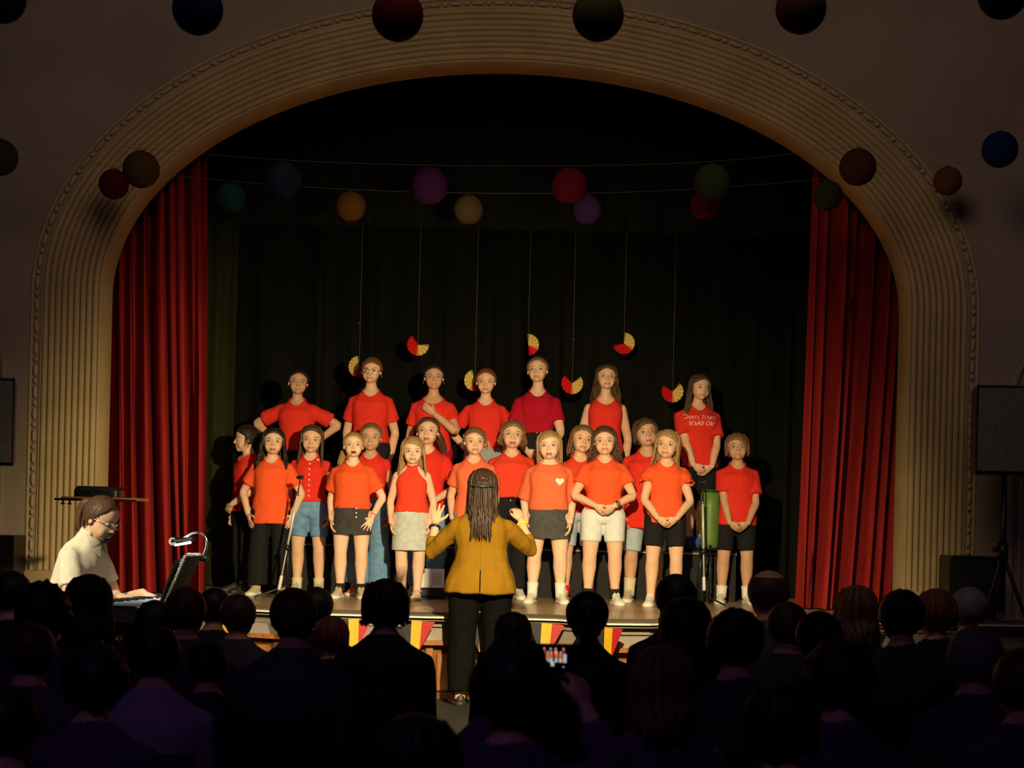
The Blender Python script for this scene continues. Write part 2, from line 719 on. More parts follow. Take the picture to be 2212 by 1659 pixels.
def shirt_arrays(b, hem=.47, sleeve=.55, loose=.020, hemloose=None, top=.84, voxel=.011, neck=(.047, .050, -.004), flare=0.0, amp=.0065, seed=1, tank=False, sleeve_r=None, puff=0.0, toploose=.006, ends_open=False, blouson=0.0):
    H, Wd = b.H, b.Wd
    hl = loose if hemloose is None else hemloose
    mb = MB()
    rings = []
    lo = min(hem, .8)
    zs = [lo] + [z for z, *_ in TORSO if z > lo + .01 and z <= top]
    hiprow = trow(.52)
    for z in zs:
        _, a, d, y = trow(z)
        t = (z - lo) / (.78 - lo)
        if z < .66 and not blouson:      # cloth falls from the chest, it does not follow the waist
            c = trow(.70)
            k = min(1, loose / .02)
            a = max(a, c[1] * (.90 * k + .0)) if loose >= .012 else a
            d = max(d, c[2] * .92) if loose >= .012 else d
            if z < .52:
                a, d = max(a, hiprow[1]), max(d, hiprow[2])
        e = hl + (loose - hl) * min(1, max(0, t * 1.6)) + flare * max(0, 1 - t * 1.7)
        if z > .78:
            e = min(e, toploose)
        elif z > .76:
            e = min(e, max(.010, toploose))
        if blouson and z < .66:
            e += blouson * math.sin(math.pi * min(1, (z - lo) / (.70 - lo) * 1.1 + .12))
        aa = a * H * Wd + e
        if tank and z > .73:
            aa *= (.80 if z > .77 else .88)
        rings.append(tf(b.MT, sring(0, y * H, z * H, aa, d * H * Wd + e)))
    mb.add(loft(rings))
    ends = []
    if sleeve > 0:
        for s in (-1, 1):
            S, E, Wt, _ = b.arm[s]
            inn = S + np.array([-s * .03 * H, 0, .012 * H])
            r0 = sleeve_r or (.0315 * H + loose * .55)
            pts, rr = [inn, S], [r0 * .80, r0 * .98]
            tot = sleeve
            if tot <= 1:
                e = S + (E - S) * tot
                pts += [S + (E - S) * tot * .5, e]
                rr += [r0 * 1.04 + puff, r0 * 1.10 + puff * .6]
                ax = nrm(E - S)
            else:
                e = E + (Wt - E) * (tot - 1)
                pts += [(S + E) / 2, E, e]
                rr += [r0 * .98, r0 * .92, r0 * .82]
                ax = nrm(Wt - E)
            mb.add(tube(pts, rr, 16, cap='flat'))
            ends.append((e, ax))
    v, f = remesh(*mb.arr(), voxel, 2)
    _, fn = vnormals(v, f)
    c = v[f].mean(1)
    up = np.array(b.MT.to_3x3() @ Vector((0, 0, 1)))
    p0 = b.tp((0, 0, hem * H))
    m = ((c - p0) @ up < voxel * 1.6) & (fn @ up < -.55) & ends_open
    b.collar_pts = None
    if neck and abs(b.MT.to_euler().x) < .01:
        cl_ = tf(b.MT.inverted(), c) / H
        t = BVHTree.FromPolygons([Vector(p) for p in v], [tuple(q) for q in f])
        pts = []
        for a in np.linspace(0, 2 * math.pi, 33)[:-1]:
            o = b.tp((neck[0] * H * math.cos(a), (neck[2] + neck[1] * math.sin(a)) * H, .9 * H))
            h = t.ray_cast(Vector(o), Vector((0, 0, -1)))
            pts.append(np.array(h[0]) if h[0] is not None else b.tp((neck[0] * H * math.cos(a), (neck[2] + neck[1] * math.sin(a)) * H, .79 * H)))
        b.collar_pts = pts
        m |= ((cl_[:, 0] / (neck[0] + .002)) ** 2 + ((cl_[:, 1] - neck[2]) / (neck[1] + .002)) ** 2 < 1) & (cl_[:, 2] > .74)
    if ends_open:
        for e, ax in ends:
            m |= (np.abs((c - e) @ ax) < voxel * 1.7) & (fn @ ax > .6) & (np.linalg.norm(c - e, axis=1) < .12)
    v = wrinkle(v, f, amp, seed, 11.0)
    return cut(v, f, m)


def bottom_arrays(b, hem, top=.61, loose=.012, flare=0.0, voxel=.011, amp=.003, seed=1):
    """shorts or trousers: hem is a fraction of H measured on the leg"""
    H, Wd = b.H, b.Wd
    mb = MB()
    zs = [z for z, *_ in TORSO if z <= top]
    mb.add(loft([tf(b.MT, sring(0, trow(z)[3] * H, z * H, trow(z)[1] * H * Wd + loose, trow(z)[2] * H * Wd + loose)) for z in zs + [top]]))
    ends = []
    for s in (-1, 1):
        hip, knee, ank = b.leg[s]
        full = [(hip, .059), ((hip + knee) / 2, .0485), (knee, .041), (knee + (ank - knee) * .35, .0415), (knee + (ank - knee) * .75, .031), (ank, .028)]
        L1, L2 = np.linalg.norm(knee - hip), np.linalg.norm(ank - knee)
        tot = L1 + L2
        want = hem * tot
        pts, rr = [], []
        acc = [0, L1 / 2, L1, L1 + L2 * .35, L1 + L2 * .75, tot]
        for (p, r), a in zip(full, acc):
            if a < want - .01:
                pts.append(p)
                rr.append(r * H * Wd + loose + flare * (a / max(want, .01)) ** 2)
        if want <= L1:
            e = hip + (knee - hip) * want / L1
            ax = nrm(knee - hip)
        else:
            e = knee + (ank - knee) * (want - L1) / L2
            ax = nrm(ank - knee)
        rlast = np.interp(want, acc, [r for _, r in full])
        pts.append(e)
        rr.append(rlast * H * Wd + loose + flare)
        mb.add(tube(pts, rr, 16, cap='flat'))
        mb.add(ellipsoid(hip, .056 * H * Wd + loose, 14, 10))
        ends.append((e, ax))
    v, f = remesh(*mb.arr(), voxel, 2)
    _, fn = vnormals(v, f)
    c = v[f].mean(1)
    return wrinkle(v, f, amp, seed), f


def skirt_arrays(b, hem=.40, top=.61, loose=.010, flare=.01, seed=1):
    H, Wd = b.H, b.Wd
    rings = []
    n = 9
    for i in range(n):
        z = hem + (top - hem) * i / (n - 1)
        r = trow(max(z, .52))
        e = loose + flare * (1 - i / (n - 1))
        ring = sring(0, r[3] * H, z * H, r[1] * H * Wd + e, r[2] * H * Wd + e, 40, 2.3)
        rings.append(ring)
    v, f = loft(rings, False, False)
    f = np.array(f)
    return wrinkle(v, f, .004, seed), f


# ---------------------------------------------------------------- hair
HC = np.array([0, .065, .585])
HR = np.array([.392, .468, .448])


def smooth(a, b, x):
    t = np.clip((x - a) / (b - a), 0, 1)
    return t * t * (3 - 2 * t)


def hair_cap(front=.50, nape=-.72, temple=.42, part=0.0, sweep=0.0, thick=1.0, rough=.012, seed=1, nu=56, nv=36, spiky=0.0):
    V = []
    for i in range(nv + 1):
        t = math.pi * i / nv
        for j in range(nu):
            p = 2 * math.pi * j / nu
            V.append((math.sin(t) * math.cos(p), math.sin(t) * math.sin(p), math.cos(t)))
    U = np.array(V)
    fr = smooth(-.02, -.42, U[:, 1])
    side = np.abs(U[:, 0] - part)
    lim = (1 - fr) * nape + fr * (front - temple * 1.1 * side ** 2 - sweep * (U[:, 0] - part))
    h = smooth(-.05, .05, U[:, 2] - lim)
    ph = np.arctan2(U[:, 0] - part * .5, U[:, 1])
    groove = np.array([noise.noise(Vector((math.sin(a) * 7 + seed, math.cos(a) * 7, u[2] * .8))) for a, u in zip(ph, U)])
    rad = (.80 + .20 * h) * (1 + (thick - 1) * h) * (1 + rough * 2 * groove * h)
    if spiky:
        sp = np.array([noise.noise(Vector(u) * 9 + Vector((seed, 0, 0))) for u in U])
        rad *= 1 + spiky * h * np.maximum(sp, 0)
    V = U * rad[:, None] * HR + HC
    F = []
    for i in range(nv):
        for j in range(nu):
            k = (j + 1) % nu
            F.append((i * nu + j, (i + 1) * nu + j, (i + 1) * nu + k, i * nu + k))
    return V, F


def hair_locks(n=26, a0=-112, a1=112, length=1.0, width=.085, wave=.02, waves=2.0, out=.0, seed=1, thick=.035, start=38, front_over=True, flick=0.0, push=0.0):
    rnd = random.Random(seed)
    mb = MB()
    for i in range(n):
        a = R(a0 + (a1 - a0) * (i + .5) / n + rnd.uniform(-4, 4))
        dep = rnd.uniform(.93, 1.05)
        d = np.array([math.sin(a), math.cos(a), 0])
        pts, rr = [], []
        L = length * rnd.uniform(.82, 1.08)
        ph = rnd.uniform(0, 6.28)
        for k, th in enumerate((start, 62, 84, 100)):
            t = R(th)
            u = np.array([math.sin(t) * d[0], math.sin(t) * d[1], math.cos(t)])
            pts.append(u * HR * 1.02 * dep + HC)
            rr.append((width * (.7 + .1 * k), thick * .8))
        p = pts[-1]
        m = 7
        for k in range(1, m + 1):
            q = k / m
            x = p[0] * (1 + out * q) + d[1] * wave * math.sin(waves * 6.28 * q + ph)
            y = p[1] * (1 - .18 * q) + d[0] * wave * math.sin(waves * 6.28 * q + ph)
            if front_over and abs(a) > R(60):
                y = y - .20 * q * (abs(a) - R(60)) / R(50)
                x = x * (1 + .10 * q)
            if d[1] > .1:
                y = y + push * d[1] * smooth(.25, .75, q)
            z = p[2] - L * q
            if flick and k == m:
                x *= 1 + flick
            pts.append(np.array([x, y, z]))
            w_ = width * (1.0 - .55 * q ** 2)
            rr.append((w_, thick * (1 - .5 * q)))
        mb.add(tube(pts, rr, 6, side=np.array([d[1], -d[0], 0]), cap='round'))
    return mb


def strand_overlay(style, seed, n):
    """fine locks combed over the skull: down from the parting, or back to the tie"""
    rnd = random.Random(seed + 11)
    mb = MB()
    tied = style['kind'] in ('pony', 'bun')
    part = style.get('part', 0)
    nape = style.get('nape', -.72)
    front = style.get('front', .5)
    for i in range(n):
        pts, rr = [], []
        if tied:
            a = R(rnd.uniform(-100, 100))                 # start on the hairline, end at the back of the head
            st = np.array([math.sin(a) * .86, -abs(math.cos(a)) * .8, (front + .06) * max(0, math.cos(a)) + rnd.uniform(-.1, .25) * abs(math.sin(a))])
            en = np.array([0, .93, .30])
            if abs(a) < R(50):
                mid = np.array([math.sin(a) * .55, .1, .95])
            else:
                mid = np.array([math.sin(a) * .95, .25, .25 + rnd.uniform(-.3, .35)])
            seq = [nrm(st), nrm(st * .5 + mid * .6), nrm(mid), nrm(mid * .55 + en * .6), nrm(en)]
        else:
            a = rnd.uniform(-math.pi, math.pi)
            d = np.array([math.sin(a), math.cos(a), 0])
            top_ = np.array([part + .12 * d[0], .15 + .55 * min(0, d[1]) * .6, 1.0])
            fr = smooth(-.02, -.42, d[1])
            low = (1 - fr) * (nape + .05) + fr * (front - .46 * (d[0] - part) ** 2 - style.get('sweep', 0) * (d[0] - part) + .03)
            en = np.array([d[0], d[1], 0]) * math.sqrt(max(.05, 1 - min(.95, abs(low)) ** 2)) + np.array([0, 0, low])
            seq = [nrm(top_ * (1 - t) + (en * 1.0 + np.array([0, 0, .25 * (1 - t)])) * t + d * .35 * math.sin(math.pi * t)) for t in (0, .25, .5, .75, 1)]
        w_ = rnd.uniform(.014, .030)
        lift = rnd.uniform(.992, 1.006) * style.get('thick', 1.0)
        for j, u in enumerate(seq):
            pts.append(u * HR * lift + HC)
            rr.append((w_ * (1, 1.1, 1.1, 1, .6)[j], .007))
        side = np.cross(nrm(pts[1] - pts[0]), nrm(pts[0] - HC))
        mb.add(tube(pts, rr, 6, side=side, cap='round'))
    return mb


def hair_mesh(style, HM, seed=1, lod=1.0):
    """style: dict(kind=..., ...) -> arrays in person space"""
    k = style['kind']
    mb = MB()
    nu, nv = (56, 36) if lod >= 1 else (28, 18)
    cap = dict(front=style.get('front', .50), part=style.get('part', 0), sweep=style.get('sweep', 0), temple=style.get('temple', .42), thick=style.get('thick', 1.0 if k in ('pony', 'bun', 'cap') else 1.045), seed=seed, nu=nu, nv=nv, rough=style.get('rough', .012), spiky=style.get('spiky', 0), nape=style.get('nape', -.72))
    mb.add(hair_cap(**cap))
    if k != 'ring':
        mb.add(strand_overlay(style, seed, 90 if lod >= 1 else 18).arr())
    L = style.get('length', 1.0)
    nl = int(style.get('n', 26) * (2.2 if lod >= 1 else .8))
    if k in ('long', 'bob', 'wavy', 'curly'):
        wv = {'long': (.025, 1.1), 'bob': (.010, .6), 'wavy': (.075, 1.7), 'curly': (.075, 2.6)}[k]
        mb2 = hair_locks(nl, -style.get('reach', 112), style.get('reach', 112), L, style.get('width', .085) * (.62 if lod >= 1 else 1), wv[0], wv[1], style.get('out', .0), seed, front_over=style.get('over', k != 'bob'), flick=style.get('flick', 0), push=style.get('push', 0))
        mb.add(mb2.arr())
        if k == 'curly':
            mb.add(hair_locks(nl, -104, 104, L * .8, .055, .07, 3.2, .1, seed + 5, .035, start=30).arr())
    if k in ('pony', 'halfup'):
        sx = style.get('side', 0)
        pts = [np.array([sx * .2, .46, .72]), np.array([sx * .35, .60, .62]), np.array([sx * .6, .60, .3]), np.array([sx * .8, .50 - abs(sx) * .25, .3 - L * .6]), np.array([sx * .85, .45 - abs(sx) * .4, .3 - L])]
        if k == 'halfup':
            pts[3] = pts[3] + np.array([0, .32, 0])
            pts[4] = pts[4] + np.array([0, .42, 0])
            rq = random.Random(seed)
            for q in range(46):
                ox = rq.uniform(-.22, .22)
                oy = rq.uniform(-.03, .03) - ox * ox * .6
                dz = rq.uniform(-.05, .16)
                mb.add(chain_caps([p + np.array([ox * (.5 + .22 * i_), oy, dz * i_ / 4]) for i_, p in enumerate(pts)], [.016, .022, .022, .018, .006], 5, 3))
        else:
            mb.add(chain_caps(pts, [.09, .12, .13, .10, .035], 10, 3))
            for q in range(7):
                an = q * .9
                of = np.array([math.cos(an) * .09, math.sin(an) * .09, 0])
                mb.add(chain_caps([p + of * f_ for p, f_ in zip(pts, (.7, 1.1, 1.25, 1.1, 1.2))], [.025, .035, .04, .03, .01], 6, 3))
        mb.add(tube([(sx * .2, .44, .73), (sx * .28, .53, .69)], [.1, .1], 10))
    if k == 'halfup':
        mb.add(hair_locks(nl, -125, 125, L, .050, .03, 1.2, .05, seed, .03, push=.42).arr())
        mb.add(hair_locks(nl, -125, 125, L * .85, .045, .03, 1.0, .08, seed + 2, .03, push=.36).arr())
    if k == 'bun':
        mb.add(ellipsoid((style.get('bx', 0), style.get('by', .34), style.get('bz', .98)), (.15, .14, .13), 14, 10))
    if style.get('wisps'):
        rnd = random.Random(seed + 3)
        for i in range(style['wisps']):
            a = R(rnd.choice((-1, 1)) * rnd.uniform(70, 108))
            d = np.array([math.sin(a), math.cos(a), 0])
            p = d * HR * 1.0 + HC
            pts = [p + np.array([0, 0, .15]), p, p + np.array([d[0] * .05, -.03, -.2]), p + np.array([d[0] * .02, -.06, -.2 - rnd.uniform(.05, .25)])]
            mb.add(chain_caps(pts, [.02, .02, .015, .006], 6, 2))
    V, F = mb.arr()
    return tf(HM, V), F


# ---------------------------------------------------------------- shoes (unit foot length, heel at y=+.27, toe at y=-.73)
SHOE = {}


def shoe_unit(kind):
    if kind in SHOE:
        return SHOE[kind]
    ts = [0, .06, .16, .3, .45, .6, .75, .88, .96, 1.0]
    wd = [.06, .115, .145, .145, .145, .16, .175, .16, .11, .05]
    ht = [.26, .32, .35, .36, .34, .27, .20, .165, .13, .08]
    up = []
    for t, w_, h in zip(ts, wd, ht):
        y = .27 - t
        ring = []
        for k in range(20):
            a = 2 * math.pi * k / 20
            c, s = math.cos(a), math.sin(a)
            z = .07 + (h - .07) * max(0, s) ** .8 if s > 0 else .07
            x = w_ * math.copysign(abs(c) ** .75, c) * (1 if s <= 0 else (1 - .25 * s))
            ring.append((x, y, z))
        up.append(np.array(ring))
    mu = MB().add(loft(up))
    collar = tube([(.10 * math.cos(a), .12 + .15 * math.sin(a), .37 + .02 * math.sin(a)) for a in np.linspace(0, 2 * math.pi, 17)[:-1]], .03, 8, closed=True)
    mu.add(collar)
    so = []
    for z, e in ((0, 0), (.02, .012), (.085, .012), (.10, 0)):
        ring = []
        for t, w_ in zip(ts, wd):
            ring.append((w_ + .012 + e, .27 - t * 1.02 + .01, z))
        for t, w_ in list(zip(ts, wd))[::-1]:
            ring.append((-(w_ + .012 + e), .27 - t * 1.02 + .01, z))
        so.append(np.array(ring))
    ms = MB().add(loft(so))
    ml = MB()
    for i, y in enumerate((-.06, -.15, -.24)):
        z = .335 - .055 * i
        ml.add(tube([(-.12, y + .02, z - .05), (-.05, y - .02, z + .03), (.05, y + .02, z + .035), (.12, y - .02, z - .05)], .016, 6, cap='round'))
        ml.add(tube([(.12, y + .02, z - .05), (.05, y - .02, z + .03), (-.05, y + .02, z + .035), (-.12, y - .02, z - .05)], .016, 6, cap='round'))
    for s in (-1, 1):
        ml.add(tube([(0, -.06, .36), (s * .06, -.09, .40), (s * .11, -.12, .35), (s * .05, -.10, .34), (0, -.06, .36)], .013, 6))
    SHOE[kind] = (mu, ms, ml)
    return SHOE[kind]


def add_shoe(root, b, s, mats, kind='sneaker', toe=None, z0=0.0):
    mu, ms, ml = shoe_unit('s')
    key = ('shoe', mats)
    if key not in SHOE:
        cu, cs, cl = [MATS[m] for m in mats]
        SHOE[key] = [mesh_of(n, *q.arr(), [c]) for n, q, c in (('shoe', mu, cu), ('sole', ms, cs), ('laces', ml, cl))]
    d = SHOE[key]
    hip, knee, ank = b.leg[s]
    L = .168 * b.H
    o = link('shoe', d[0], root)
    o.scale = (L, L, L)
    a = (R(12) * s) if toe is None else toe
    o.rotation_euler = (0, 0, a)
    off = Vector((0, .10 * L, 0))
    off.rotate(Matrix.Rotation(a, 3, 'Z'))
    o.location = Vector((ank[0], ank[1], z0)) - off
    link('sole', d[1], o)
    if d[2] is not None:
        link('laces', d[2], o)
    return o


def add_sock(root, b, s, m, top=.085):
    hip, knee, ank = b.leg[s]
    H = b.H
    d = nrm(knee - ank)
    e = ank + d * (top - .045) * H
    o = obj('sock', MB().add(tube([ank - d * .018 * H, ank, ank + (e - ank) * .55, e, e - d * .006], [.030 * H, .0295 * H, .031 * H, .0335 * H, .029 * H], 16)), m, root)
    return o


def project(V, target, off=.003):
    """push flat print (x,z) onto the front (-y) of a garment"""
    v, f = target
    t = BVHTree.FromPolygons([Vector(p) for p in v], [tuple(q) for q in f])
    out = []
    for p in V:
        h = t.ray_cast(Vector((p[0], -1.0, p[2])), Vector((0, 1, 0)))
        out.append((p[0], (h[0].y - off) if h[0] is not None else p[1], p[2]))
    return np.array(out)


def buttons(pos, target, r, m, parent):
    for x, z in pos:
        c = project(np.array([(x, 0, z)]), target, .002)[0]
        obj('button', MB().add(ellipsoid(c, (r, r * .5, r), 10, 6)), m, parent)


BAND = {}


def wrist_band(root, b, s, m, name='bracelet', off=.0, r=.0235, t=.004):
    S, E, Wt, _ = b.arm[s]
    d = nrm(E - Wt)
    c = Wt + d * (.012 + off)
    u = nrm(np.cross(d, (0, 1, .3)))
    v = np.cross(d, u)
    pts = [c + (u * math.cos(a) + v * math.sin(a)) * r * b.H / 1.4 for a in np.linspace(0, 2 * math.pi, 19)[:-1]]
    return obj(name, MB().add(tube(pts, t, 6, closed=True)), m, root)


PERSON_N = [0]


def person(label, loc, H, hh, rz=0, skin='skin_fair', hair=None, haircol='hair_brown', head=(0, 0, 0), mouth='closed', arms=None, top=None, topmat='shirt_red', bottom=None, bottommat='denim_black',
           shoes=None, socks=None, Wd=1.0, stance=.055, sit=None, lean=0, feet=False, voxel=.010, lod=1.0, headw=1.08, group=None, legs=None, collar=True, topname='t_shirt', bottomname='shorts', lookback=False, drop=0.0):
    PERSON_N[0] += 1
    seed = PERSON_N[0]
    root = thing('person', label, 'person', loc, rz, group)
    b = skeleton(H, hh, Wd, drop, sit, lean, stance, legs, arms)
    HM = head_matrix(b, *head) @ Matrix.Diagonal((headw, 1, 1, 1))
    smat = [MATS[skin], MATS['lips'], MATS['eye_white'], MATS['iris'], MATS['mouth_dark'], MATS[haircol]]
    me = body_mesh(b, HEADS['back' if lookback else mouth], HM, smat, voxel, True, feet, headw, .008 if feet else 0)
    bo = link('body', me, root)
    b.root, b.HM, b.seed = root, HM, seed
    if hair:
        V, F = hair_mesh(hair, HM, seed, lod)
        link('hair', mesh_of('hair', V, F, [MATS[haircol]]), root)
    b.top = b.bottom = None
    if top is not None:
        tv = shirt_arrays(b, seed=seed, voxel=voxel * 1.1, **top)
        b.top = tv
        o = link(topname, mesh_of(topname, tv[0], [tuple(q) for q in tv[1]], [MATS[topmat]]), root)
        b.topobj = o
        if collar:
            # ribbed neckline lying round the base of the neck
            if b.collar_pts is not None:
                obj('collar', MB().add(tube(b.collar_pts, .0085, 6, closed=True)), MATS[topmat], o)
    if bottom is not None:
        bk = dict(bottom)
        kind = bk.pop('kind', 'shorts')
        if kind == 'skirt':
            bv = skirt_arrays(b, seed=seed, **bk)
        else:
            bv = bottom_arrays(b, voxel=voxel * 1.1, seed=seed, **bk)
        b.bottom = bv
        b.bottomobj = link(bottomname, mesh_of(bottomname, bv[0], [tuple(q) for q in bv[1]], [MATS[bottommat]]), root)
    if shoes:
        for s in (-1, 1):
            add_shoe(root, b, s, shoes)
    if socks:
        for s in (-1, 1):
            add_sock(root, b, s, MATS[socks[0]], socks[1])
    return b


# ================================================================ palette
skinmat('skin_fair', (.74, .45, .29))
skinmat('skin_tan', (.58, .33, .20))
skinmat('skin_pale', (.80, .53, .37))
mat('lips', (.66, .31, .24), .5)
mat('eye_white', (.60, .55, .50), .35)
mat('iris', (.06, .045, .04), .2)
mat('mouth_dark', (.07, .02, .018), .6)
for n_, c_ in (('hair_dark', (.022, .014, .010)), ('hair_brown', (.085, .043, .020)), ('hair_light', (.19, .10, .042)), ('hair_blond', (.36, .215, .085)), ('hair_red', (.17, .06, .022)),
               ('hair_conductor', (.030, .015, .008)), ('hair_black', (.012, .009, .009)), ('hair_grey', (.22, .20, .20)), ('hair_ginger', (.22, .07, .03))):
    hairmat(n_, c_)
cloth('shirt_red', (.74, .034, .020))
cloth('shirt_bright', (.80, .058, .026))
cloth('shirt_orange', (.86, .105, .026))
cloth('shirt_coral', (.84, .165, .065))
cloth('shirt_crimson', (.42, .006, .022))
cloth('denim_black', (.050, .047, .045), .4)
cloth('cloth_black', (.012, .012, .013), .3)
cloth('denim_grey', (.075, .075, .072), .35)
cloth('denim_blue', (.15, .30, .50), .4)
cloth('denim_light', (.42, .50, .56), .2)
cloth('denim_pale', (.68, .72, .72), .12)
cloth('skirt_grey', (.52, .55, .52), .3)
cloth('grey_cotton', (.33, .34, .33), .2)
cloth('sock_white', (.80, .78, .72), .08)
cloth('sock_black', (.02, .02, .02), .2)
cloth('sock_red', (.62, .02, .02), .2)
cloth('sock_blue', (.06, .12, .42), .2)
cloth('sock_cream', (.68, .62, .45), .2)
cloth('blazer_mustard', (.19, .095, .0035), .12)
cloth('shirt_cream', (.78, .72, .56), .06)
cloth('trouser_dark', (.0045, .0045, .0042), .4)
MATS['trouser_dark'].node_tree.nodes['Principled BSDF'].inputs['Specular IOR Level'].default_value = .02
mat('leather_white', (.78, .75, .66), .5, noise_scale=20, noise_amt=.08)
mat('leather_beige', (.60, .52, .36), .55, noise_scale=20, noise_amt=.1)
mat('rubber_white', (.74, .72, .64), .6)
mat('leather_orange', (.75, .16, .06), .5)
mat('leather_black', (.02, .02, .02), .5)
mat('lace_white', (.85, .82, .74), .7)
mat('gold_metal', (.85, .58, .16), .25, metal=1)
mat('silver_metal', (.75, .75, .73), .25, metal=1)
mat('button_white', (.85, .82, .75), .35)
mat('elastic_pink', (.70, .03, .08), .6)
mat('elastic_yellow', (.85, .60, .02), .5)
mat('plastic_black', (.012, .012, .014), .35, noise_scale=40, noise_amt=.2)
mat('steel_black', (.025, .025, .028), .35, metal=.6)
mat('chrome', (.8, .8, .8), .18, metal=1)
mat('boom_metal', (.70, .68, .60), .35, metal=.25)
mat('felt_white', (.85, .82, .74), .8)
mat('print_white', (.80, .66, .62), .7)
mat('paper_white', (.80, .79, .76), .7)
mat('ink_grey', (.25, .25, .26), .7)
mat('plaster_cream', (.52, .385, .185), .75, noise_scale=3.0, noise_amt=.10, bump=.25, bump_scale=40)
mat('plaster_wall', (.34, .27, .20), .85, noise_scale=1.2, noise_amt=.14, bump=.3, bump_scale=25)
mat('hall_paint', (.10, .085, .09), .9, noise_scale=1.5, noise_amt=.15)
mat('hall_floor', (.045, .032, .022), .5, noise_scale=2, noise_amt=.3)
mat('stage_paint', (.010, .010, .009), .9, noise_scale=2, noise_amt=.3)
mat('nosing_white', (.55, .52, .44), .5)
mat('carpet_speckle', (.12, .095, .055), .95, noise_scale=170, noise_amt=.9, bump=.6, bump_scale=200)
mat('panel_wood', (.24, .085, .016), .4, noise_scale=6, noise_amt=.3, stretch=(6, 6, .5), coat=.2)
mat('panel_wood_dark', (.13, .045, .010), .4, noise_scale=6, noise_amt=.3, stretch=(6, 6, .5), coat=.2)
mat('fascia_grey', (.20, .17, .14), .7, noise_scale=5, noise_amt=.2)
mat('velvet_red', (.29, .015, .013), .85, spec=.2, noise_scale=14, noise_amt=.22, stretch=(1, 1, .15), bump=.15, bump_scale=120)
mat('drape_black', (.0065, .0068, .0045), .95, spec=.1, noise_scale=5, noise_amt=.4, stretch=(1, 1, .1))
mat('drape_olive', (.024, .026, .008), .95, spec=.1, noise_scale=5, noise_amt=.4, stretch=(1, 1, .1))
mat('riser_black', (.012, .012, .012), .8, noise_scale=8, noise_amt=.3)
mat('riser_edge', (.30, .27, .22), .5)
mat('flag_black', (.014, .013, .013), .7)
mat('flag_yellow', (.44, .27, .006), .6, noise_scale=30, noise_amt=.1)
mat('flag_red', (.30, .008, .010), .6, noise_scale=30, noise_amt=.1)
mat('cord_white', (.16, .14, .11), .8)
mat('thread_grey', (.22, .20, .12), .7)
mat('foil_gold', (.80, .64, .22), .35, metal=.35)
mat('foil_red', (.70, .02, .02), .35, metal=.3)
mat('mesh_grille', (.20, .21, .165), .55, metal=.3, noise_scale=220, noise_amt=.8, bump=.8, bump_scale=300)
mat('green_paint', (.10, .19, .035), .45, noise_scale=6, noise_amt=.15)
mat('wood_stand', (.38, .15, .04), .5, noise_scale=10, noise_amt=.3)
mat('lamp_led', (.9, .95, 1), .3, emit=(.80, .95, 1.0), emit_strength=14)
mat('lamp_cap', (.62, .62, .58), .4)
mat('key_white', (.8, .79, .75), .3)
mat('case_grey', (.10, .10, .095), .45, noise_scale=30, noise_amt=.2)
mat('glass_lens', (.9, .9, .9), .05, trans=.9)
mat('tattoo_ink', (.10, .09, .09), .7)
mat('chair_fabric', (.02, .012, .02), .9)

# stage boards: worn, glossy, planks across the stage in the material (each only a couple of pixels deep here)
m_ = mat('stage_boards', (.38, .285, .165), .34, spec=.5, noise_scale=3.0, noise_amt=.35, stretch=(.35, 5, 1))
m_.node_tree.nodes['Principled BSDF'].inputs['Coat Weight'].default_value = .15

STZ = .87         # stage floor
PLZ = .29         # low platform in front of it
WALLD = 13.2      # proscenium wall plane
CX = -.09         # axis of the arch
ASP = 3.25        # springing height

# ================================================================ the hall
hf = struct(obj('floor', MB().add(box((0, 6.3, -.05), (13.4, 14.6, .1))), MATS['hall_floor'], smooth=False))
tag(hf, 'dark hall floor under the audience')
for nm, x in (('wall_left', -6.7), ('wall_right', 6.7)):
    o = struct(obj(nm, MB().add(box((x, 6.3, 3.5), (.2, 14.6, 7.2))), MATS['hall_paint'], smooth=False))
    tag(o, 'dark side wall of the hall on the ' + nm[5:])
o = struct(obj('ceiling', MB().add(box((0, 6.3, 7.1), (13.6, 14.6, .2))), MATS['hall_paint'], smooth=False))
tag(o, 'dark hall ceiling above the lanterns')


def arch_pts(a, bb, n=48, zbase=STZ):
    """open curve: up the left jamb, over the half ellipse, down the right jamb"""
    pts = []
    for i in range(9):
        pts.append((CX - a, zbase + (ASP - zbase) * i / 8))
    for i in range(1, n):
        t = math.pi * (1 - i / n)
        pts.append((CX + a * math.cos(t), ASP + bb * math.sin(t)))
    for i in range(9):
        pts.append((CX + a, ASP - (ASP - zbase) * i / 8))
    return pts


IA, IB = 3.155, 1.865       # inner curve at the front face
OA, OB = 3.60, 2.275        # outer curve of the reeded band
REV = .36                   # depth of the reveal
# wall with the opening
V, F = [], []
inner = arch_pts(IA, IB)
n = len(inner)
outer = []
for i, (x, z) in enumerate(inner):
    if i <= 8:
        outer.append((-6.7, z))
    elif i >= n - 9:
        outer.append((6.7, z))
    else:
        t = (i - 8) / (n - 17)
        q = math.pi * (1 - t)
        c, s = math.cos(q), math.sin(q)
        k = min(6.7 / max(abs(c), 1e-6), (7.0 - ASP) / max(s, 1e-6))
        outer.append((c * k, ASP + s * k))
for (x, z), (ox, oz) in zip(inner, outer):
    V += [(x, WALLD, z), (ox, WALLD, oz), (x * 1.0, WALLD + REV, z), (ox, WALLD + REV, oz)]
for i in range(n - 1):
    a, b_ = 4 * i, 4 * (i + 1)
    F += [(a, b_, b_ + 1, a + 1), (a, a + 2, b_ + 2, b_), (a + 2, a + 3, b_ + 3, b_ + 2)]
wall_front = struct(link('wall_front', mesh_of('wall_front', V, F, [MATS['plaster_wall']], smooth=False)))
tag(wall_front, 'cream plastered proscenium wall around the stage arch')

